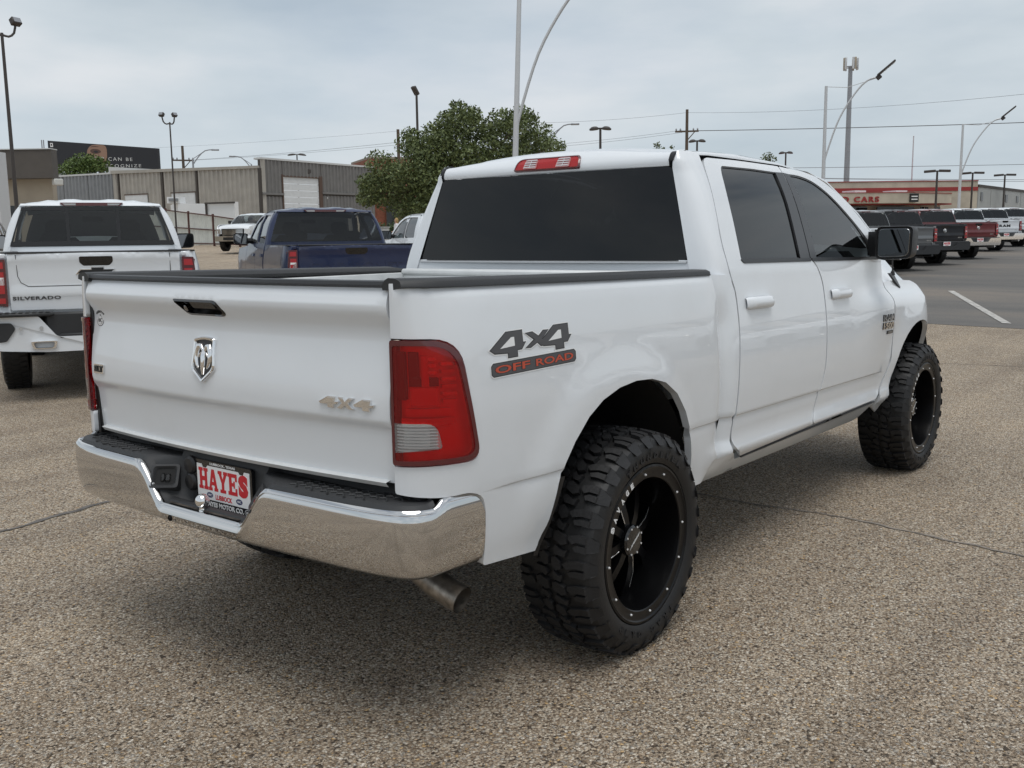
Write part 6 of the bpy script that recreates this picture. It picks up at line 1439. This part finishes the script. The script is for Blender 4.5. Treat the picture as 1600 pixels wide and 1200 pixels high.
    mb=MB(); c0=(-.70,1.25); el=lambda k,a:[(c0[0]+.045*k*math.cos(q),c0[1]+.028*k*math.sin(q)) for q in [2*math.pi*i/18 for i in range(18)]]
    mb.prism(el(1,0),F,0,.001,0); mb.prism(el(.86,0),F,.001,.0015,1); letter(mb,'HMC',F,c0[0]-.025,c0[0]+.025,c0[1]-.010,c0[1]+.010,.0015,.0019,0,bold=.04); mb.build('sticker',['print_black','print_white'],tgp,smooth=False,fix=False)
    mb=MB(); mb.box(-.025,.06,-.795,.795,1.385,1.402,.006); mb.build('tailgate_cap','black_plastic',tgp)
    mb=MB(); mb.box(.06,1.93,-.80,.80,.82,.86); mb.box(1.90,1.94,-.80,.80,.86,1.385,0); mb.build('bed_floor',pt,t)
    # bumper
    mb=MB()
    if style=='chevy':
        shp=[(-1.0,.815),(-.56,.815),(-.40,.615),(.40,.615),(.56,.815),(1.0,.815),(1.0,.62),(.93,.50),(.5,.475),(-.5,.475),(-.93,.50),(-1.0,.62)]
        B=lambda u,v,d:Vector((-.14-d+.14*max(0,abs(u)-.62)**1.6*2.2,-u,v))
        mb.prism(resamp(smoothpoly(shp,.03,3),.08),B,-.05,.0,0); bp_=mb.build('rear_bumper',trim,t,angle=50)
        mb=MB(); 
        for s_ in (-1,1):
            mb.prism(smoothpoly([(s_*1.005,.755),(s_*.80,.755),(s_*.765,.70),(s_*.85,.585),(s_*1.005,.57)],.02,3),B,-.03,.006,0)
            mb.box(-.17,.02,min(s_*.42,s_*.98),max(s_*.42,s_*.98),.81,.845,.012)
            for k in range(8): mb.box(-.165,.0,s_*(.47+.06*k)-.018,s_*(.47+.06*k)+.018,.845,.851,0)
        mb.box(-.10,.0,-.50,.50,.50,.84,.02); mb.box(-.13,-.09,-.38,.38,.60,.64,.01)
        mb.build('step_pad','black_plastic',bp_)
        for u in (-.72,-.42+.0,.42,.72):
            mb=MB(); mb.prism([(u+.018*math.cos(a),.70+.018*math.sin(a)) for a in [2*math.pi*k/14 for k in range(14)]] if abs(u)>.5 else [(u*1.28+.018*math.cos(a),.70+.018*math.sin(a)) for a in [2*math.pi*k/14 for k in range(14)]],B,-.005,.003); mb.build('parking_sensor','silver_paint',bp_)
        for s_ in (-1,1):
            mb=MB(); o=lambda k:smoothpoly([(s_*.52-.12*k,.545+.035*k),(s_*.52+.12*k,.545+.035*k),(s_*.52+.10*k,.545-.035*k),(s_*.52-.10*k,.545-.035*k)],.02,3)
            rg=[[B(u,v,d) for u,v in o(k)] for k,d in ((1,-.04),(1,.035),(.80,.035),(.78,-.10))]; mb.loft(rg[:3],True,False,0); mb.loft(rg[2:],True,False,1); mb.add(rg[-1],[tuple(range(len(rg[-1])))],1); mb.build('exhaust_tip',['chrome','under_black'],t)
    else:
        shp=[(-1.0,.80),(-.46,.80),(-.34,.66),(.34,.66),(.46,.80),(1.0,.80),(1.0,.60),(.93,.53),(-.93,.53),(-1.0,.60)]
        B=lambda u,v,d:Vector((-.16-d+.14*max(0,abs(u)-.62)**1.6*2.2,-u,v))
        mb.prism(resamp(smoothpoly(shp,.03,3),.08),B,-.06,.0,0); bp_=mb.build('rear_bumper',trim,t,angle=50)
        mb=MB(); mb.box(-.11,.02,-.95,.95,.58,.825,.02); mb.build('step_pad','black_plastic',bp_)
        for s_ in (-1,1): mb=MB(); mb.tube([(.2,s_*.62,.50),(-.16,s_*.66,.50)],.045,12,cap=False); mb.tube([(-.15,s_*.66,.50),(.1,s_*.62,.50)],.038,12); mb.build('exhaust_tip',trim if trim!=pt else 'chrome',t)
    mb=MB(); Fp=lambda u,v,d:Vector((-.125-d,-u,v)); mb.prism([(-.155,.665),(.155,.665),(.155,.815),(-.155,.815)],Fp,0,.006,0); mb.prism([(-.148,.672),(.148,.672),(.148,.808),(-.148,.808)],Fp,.006,.008,1)
    letter(mb,'HAYES',Fp,-.13,.13,.715,.79,.008,.009,2,bold=.06); mb.prism([(-.06,.685),(.06,.685),(.06,.70),(-.06,.70)],Fp,.008,.009,2); mb.build('licence_plate',['print_black','print_white','print_red'],t,smooth=False,fix=False)
    # cab: roof, back glass, windscreen, hood, front
    ZG=pchip([(2.03,1.885),(2.07,1.915),(2.16,1.94),(2.5,1.962),(3.0,1.955),(3.3,1.925),(3.5,1.86)])
    mb=MB(); rr=[]
    for x in (2.03,2.045,2.07,2.11,2.16,2.3,2.5,2.75,3.0,3.15,3.3,3.42,3.52):
        w=.745; rr.append([(x,w*j/8,ZG(x)-.04*(abs(j)/8)**2.6*sm(2.03,2.16,x)+(.012 if abs(j) in (2,3,5) and 2.1<x<3.3 else 0)) for j in range(-8,9)])
    mb.grid(rr); mb.build('roof',pt,t,angle=60)
    for sg in (-1,1):
        mb=MB(); rr=[]
        for x,z in ((2.05,1.885),(2.12,1.89),(2.2,1.895),(2.6,1.905),(3.0,1.905),(3.35,1.89),(3.62,1.785),(3.85,1.63),(4.03,1.505)):
            y=WG(z)-.004; yi=.735 if x<3.4 else y-.05; zi=ZG(x)-.04 if x<3.4 else z+.03
            rr.append([(x,sg*y,z),(x,sg*(y+yi)/2,(z+zi)/2+.012),(x+(.03 if x>3.4 else 0),sg*yi,zi)])
        mb.grid(rr); mb.build('roof_rail',pt,t,angle=70)
    Pb=lambda s,z:(1.955+(z-1.42)*.20 if z>1.42 else 1.955,-s,z); FB=on(Pb)
    cut=('split' in opts)
    mb=MB(); mb.prism([(-.90,1.45),(.90,1.45),(.90,1.0),(-.90,1.0)],FB,-.01,.0); mb.build('cab_back_wall',pt,t)
    panel('rear_window',smoothpoly([(-.885,1.445),(.885,1.445),(.735,1.868),(-.735,1.868)],.035,4),Pb,'rear_tint',t,step=.2,thick=.006,off=.006)
    if cut:
        mb=MB()
        for u in (-.27,.27): mb.prism([(u-.018,1.45),(u+.018,1.45),(u+.018,1.86),(u-.018,1.86)],FB,.007,.014)
        mb.prism([(-.88,1.45),(.88,1.45),(.865,1.50),(-.865,1.50)],FB,.007,.012); mb.prism([(-.748,1.83),(.748,1.83),(.735,1.868),(-.735,1.868)],FB,.007,.012); mb.build('window_frame','trim_black',t)
    mb=MB(); FL=lambda u,v,d:Vector((2.045-d,-u,v)); mb.prism(smoothpoly([(-.34,1.918),(.34,1.918),(.30,1.882),(-.30,1.882)],.01,2),FL,-.03,.020,0); mb.prism([(-.15,1.905),(.15,1.905),(.15,1.888),(-.15,1.888)],FL,.02,.024,2)
    for s_ in (-1,1): mb.prism([(s_*.17,1.909),(s_*.31,1.909),(s_*.285,1.889),(s_*.17,1.889)],FL,.02,.024,1)
    mb.build('brake_light',['dark_red','alloy','dark_red'],t)
    mb=MB(); rr=[]
    for i in range(6):
        k=i/5; x=3.50+.75*k; z=1.87-.46*k+.03*math.sin(math.pi*k); w=.66+.20*k; rr.append([(x-.07*(j/6)**2,w*j/6,z) for j in range(-6,7)])
    mb.grid(rr); mb.build('windscreen','front_glass',t)
    mb=MB(); rr=[]
    for x,z,w in ((4.06,1.41,.95),(4.3,1.41,.955),(4.8,1.38,.95),(5.3,1.34,.92),(5.6,1.27,.87),(5.76,1.16,.82),(5.80,.9,.80)):
        rr.append([(x,w*j/8,z-.05*(abs(j)/8)**3+(.02 if abs(j)<4 else 0)) for j in range(-8,9)])
    mb.grid(rr); mb.build('hood',pt,t,angle=60)
    FF=lambda u,v,d:Vector((5.79+d-.20*max(0,abs(u)-.55)**1.5,u,v))
    mb=MB(); mb.prism(resamp(smoothpoly([(-.62,1.13),(.62,1.13),(.60,.78),(-.60,.78)],.04,3),.1),FF,-.05,.03,0)
    for k in range(5): mb.prism([(-.56,.81+.06*k),(.56,.81+.06*k),(.56,.835+.06*k),(-.56,.835+.06*k)],FF,.03,.055,1)
    mb.build('grille',['print_black','chrome'],t)
    for s_ in (-1,1):
        mb=MB(); mb.prism(resamp(smoothpoly([(s_*.66,1.12),(s_*.95,1.10),(s_*.95,.90),(s_*.66,.86)],.03,3),.1),FF,-.04,.03,0); mb.build('headlight','silver_reflector',t)
    mb=MB(); mb.prism(resamp(smoothpoly([(-.98,.76),(.98,.76),(.98,.50),(-.98,.50)],.04,3),.1),FF,-.1,.09,0); mb.prism([(-.5,.70),(.5,.70),(.5,.56),(-.5,.56)],FF,.09,.10,1); mb.build('front_bumper',[pt if trim=='black_plastic' else 'chrome','print_black'],t)
    # inside and underneath
    mb=MB(); mb.box(2.0,4.1,-.84,.84,.55,.70); mb.box(3.75,4.15,-.84,.84,.9,1.40,.05); mb.build('cabin_floor','interior',t)
    for x,y in ((3.02,-.40),(3.02,.40)):
        mb=MB(); mb.box(x-.13,x+.05,y-.27,y+.27,.9,1.55,.08); mb.box(x-.14,x-.02,y-.14,y+.14,1.55,1.75,.05); mb.box(x,x+.5,y-.25,y+.25,.85,1.05,.05); mb.build('seat','seat_fabric',t)
    mb=MB(); mb.box(2.02,2.18,-.75,.75,.9,1.47,.05); mb.box(2.1,2.6,-.75,.75,.8,1.0,.05)
    for y in (-.42,.42): mb.box(2.05,2.13,y-.13,y+.13,1.47,1.60,.03)
    mb.build('rear_bench','seat_fabric',t)
    mb=MB(); mb.box(3.50,3.53,-.12,.12,1.74,1.80,.01); mb.build('cabin_mirror','interior',t)
    mb=MB(); mb.box(.1,5.6,-.55,.55,.46,.60,.02); mb.tube([(1.28,-.85,.42),(1.28,.85,.42)],.06,10); mb.tube([(4.98,-.85,.42),(4.98,.85,.42)],.06,10); mb.lathe([(-.15,.03),(-.1,.12),(.1,.12),(.15,.03)],12,'x',(1.28,0,.42))
    for x in (1.28,4.98):
        for s_ in (-1,1): mb.grid([[(x+.52*math.cos(a),s_*y,.45+.52*math.sin(a)) for y in (.95,.45)] for a in [math.pi*k/12 for k in range(13)]])
    mb.build('chassis_frame','under_black',t)
    if 'hitch' in opts:
        mb=MB(); mb.tube([(.0,.12,.46),(-.16,.10,.43),(-.18,.10,.36)],.035,10); mb.build('tow_hook','rust_metal',t)
    return t
def recolor(o,pn):
    for ch in o.children_recursive:
        if ch.type!='MESH': continue
        for s in ch.material_slots:
            if s.material and s.material.name.startswith('white_paint'): s.link='OBJECT'; s.material=MT[pn]
tint_glass('rear_tint',(.36,.38,.37)); tint_glass('front_glass',(.66,.72,.70))
HD=R(58)
def tail_at(u,dep): p=base(u,dep); return p
GR='pickups parked at an angle on the left of the lot'
sv=lot_pickup('pickup_truck','white pickup with SILVERADO letters on its tailgate, at the left edge',GR,'chevy',tail_at(148,9.75),R(61),None,'body',(('SILVERADO',-.775,-.345,.958,.992,'decal_grey'),'bowtie','seam','split','hitch'))
sv.scale=(.88,1,1.055)
bl=lot_pickup('pickup_truck','dark blue pickup with CHEVROLET pressed into its tailgate',GR,'chevy',tail_at(556,13.6),R(60),'blue_paint','body',(('CHEVROLET',-.66,.66,1.09,1.165,'blue_paint'),'lightglass'))
bl.scale=(1,1,1.04)
wt=copytree(sv); wt['label']='white pickup half hidden behind the cab of the lifted white pickup'; wt.location=tail_at(772,18.6); wt.scale=(1,1,1); wt.rotation_euler=(0,0,R(60))
wl=copytree(sv); wl['label']='white pickup mostly outside the left edge, behind the SILVERADO pickup'; wl.location=tail_at(-95,19.5); wl.rotation_euler=(0,0,R(60))
wf=lot_pickup('pickup_truck','white pickup facing the camera with a chrome grille, in front of the white fence',None,'chevy',(0,0,0),0,None,'chrome',(('SIERRA',-.3,.3,.95,1.0,'decal_grey'),'alloy'))
q=base(440,55); wf.rotation_euler=(0,0,R(207)); wf.location=q

GR2='pickups parked tail out along the right of the lot'
proto=lot_pickup('pickup_truck','black pickup with a chrome ram head and black bumper, right of the door mirror',GR2,'ram',(0,0,0),0,None,'black',('x',))
proto2=lot_pickup('pickup_truck','dark red pickup with a chrome rear bumper, right of the black pickup',GR2,'ram',(0,0,0),0,None,'chrome',('x','alloy'))
proto3=lot_pickup('pickup_truck','white pickup with RAM letters on its tailgate, right of the dark red pickup',GR2,'ram',(0,0,0),0,None,'chrome',('letters','alloy'))
proto4=lot_pickup('pickup_truck','white pickup with red tail lamps at the right edge of the photo',GR2,'chevy',(0,0,0),0,None,'chrome',(('CHEVROLET',-.6,.6,1.1,1.16,'decal_grey'),'alloy'))
RH=R(58)
def put(o,u,dep,rz=RH): o.scale=(1,1,.95); o.location=base(u,dep); o.rotation_euler=(0,0,rz)
put(proto,1475,31.5); put(proto2,1527,35); put(proto3,1568,41); put(proto4,1604,45.5)
g1=copytree(proto); g1['label']='grey pickup half hidden behind the door mirror'; put(g1,1424,28.7)
w2=copytree(proto3); w2['label']='white pickup behind the windscreen pillar, left of the grey pickup'; put(w2,1372,27)
w3=copytree(proto3); w3['label']='farthest white pickup of the right row, only its cab showing'; put(w3,1632,51)
recolor(g1,'grey_paint'); recolor(proto,'navy_paint'); recolor(proto2,'red_paint')

# ------------------------------------------------------------------ white sedans across the aisle, mirrored in the lifted pickup's doors
def sedan(label,loc,rz,src=None):
    if src: 
        t=copytree(src); t.location=loc; t.rotation_euler=(0,0,rz); t['label']=label; return t
    t=empty('parked_car',label,'car',loc,rz,'white cars parked across the aisle')
    W=lambda x:.93*(1-.10*abs((x-2.45)/2.45)**4)
    zt=pchip([(0,.80),(.15,1.02),(.9,1.06),(1.5,1.04),(3.4,1.00),(4.2,.92),(4.75,.78),(4.92,.60)])
    mb=MB(); rr=[]
    for i in range(36):
        x=4.92*i/35; w=W(x); z=zt(x); a=0
        for c in (1.0,3.95): a=max(a,.66*max(0,1-((x-c)/.40)**4)**.5)
        zb=max(.24,a+.02 if a>.3 else .24)
        prof=[(w*.96,zb),(w,.45 if zb<.45 else zb+.01),(w*1.0,max(.62,zb+.02)),(w*.985,z-.12),(w*.90,z-.03),(w*.6,z),(0,z+.015)]
        rr.append([(x,-y,zz) for y,zz in prof]+[(x,y,zz) for y,zz in prof[-2::-1]])
    mb.grid(rr); mb.build('body','white_paint',t,angle=50)
    mb=MB(); rr=[]
    for x,z,k in ((.75,1.02,.86),(1.2,1.30,.74),(1.55,1.42,.68),(2.2,1.46,.68),(2.7,1.42,.68),(3.2,1.22,.76),(3.65,.99,.86)):
        w=W(x); rr.append([(x,-w*.90,.99),(x,-w*(k+.02),z-.05),(x,-w*(k-.08),z),(x,0,z+.02),(x,w*(k-.08),z),(x,w*(k+.02),z-.05),(x,w*.90,.99)])
    mb.grid(rr); mb.build('glasshouse','gloss_black',t,angle=50)
    mb=MB(); rr=[]
    for x,z in ((1.3,1.355),(1.55,1.43),(2.2,1.47),(2.75,1.42)): w=W(x)*.62; rr.append([(x,-w,z-.02),(x,0,z+.015),(x,w,z-.02)])
    mb.grid(rr); mb.build('roof','white_paint',t)
    mb=MB(); mb.box(4.80,4.93,-.62,.62,.34,.62,.05); mb.build('grille','print_black',t)
    for s in (-1,1):
        mb=MB(); mb.box(4.62,4.85,min(s*.62,s*.88),max(s*.62,s*.88),.64,.74,.04); mb.build('headlight','silver_reflector',t)
        mb=MB(); mb.box(.02,.2,min(s*.5,s*.86),max(s*.5,s*.86),.78,.92,.04); mb.build('tail_light','red_reflector',t)
        mb=MB(); mb.box(3.0,3.2,min(s*.94,s*1.08),max(s*.94,s*1.08),.98,1.12,.04); mb.build('side_mirror','white_paint',t)
        for x in (1.0,3.95):
            rt=bpy.data.objects.new('wheel',None); COL.objects.link(rt); rt.parent=t; rt.location=(x,s*.80,.34)
            mb=MB(); mb.lathe([(-.11,.22),(-.12,.30),(-.09,.34),(.09,.34),(.12,.30),(.11,.22)],28); mb.build('tyre','rubber_side',rt)
            mb=MB(); mb.lathe([(s*.11,.225),(s*.09,.20),(s*.10,.0005)],20); mb.build('rim','alloy',rt)
    return t
s0=sedan('white sedan across the aisle on the right, first of the row mirrored in the doors',(10.4,-12.2,0),R(90))
for k,w in enumerate(('second','third','fourth','fifth','sixth')):
    p=(13.3+2.9*k,-12.2,0); sedan('white sedan across the aisle on the right, '+w+' of the row mirrored in the doors',(p[0],p[1],hgt(p[0],p[1]+2)),R(90),s0)
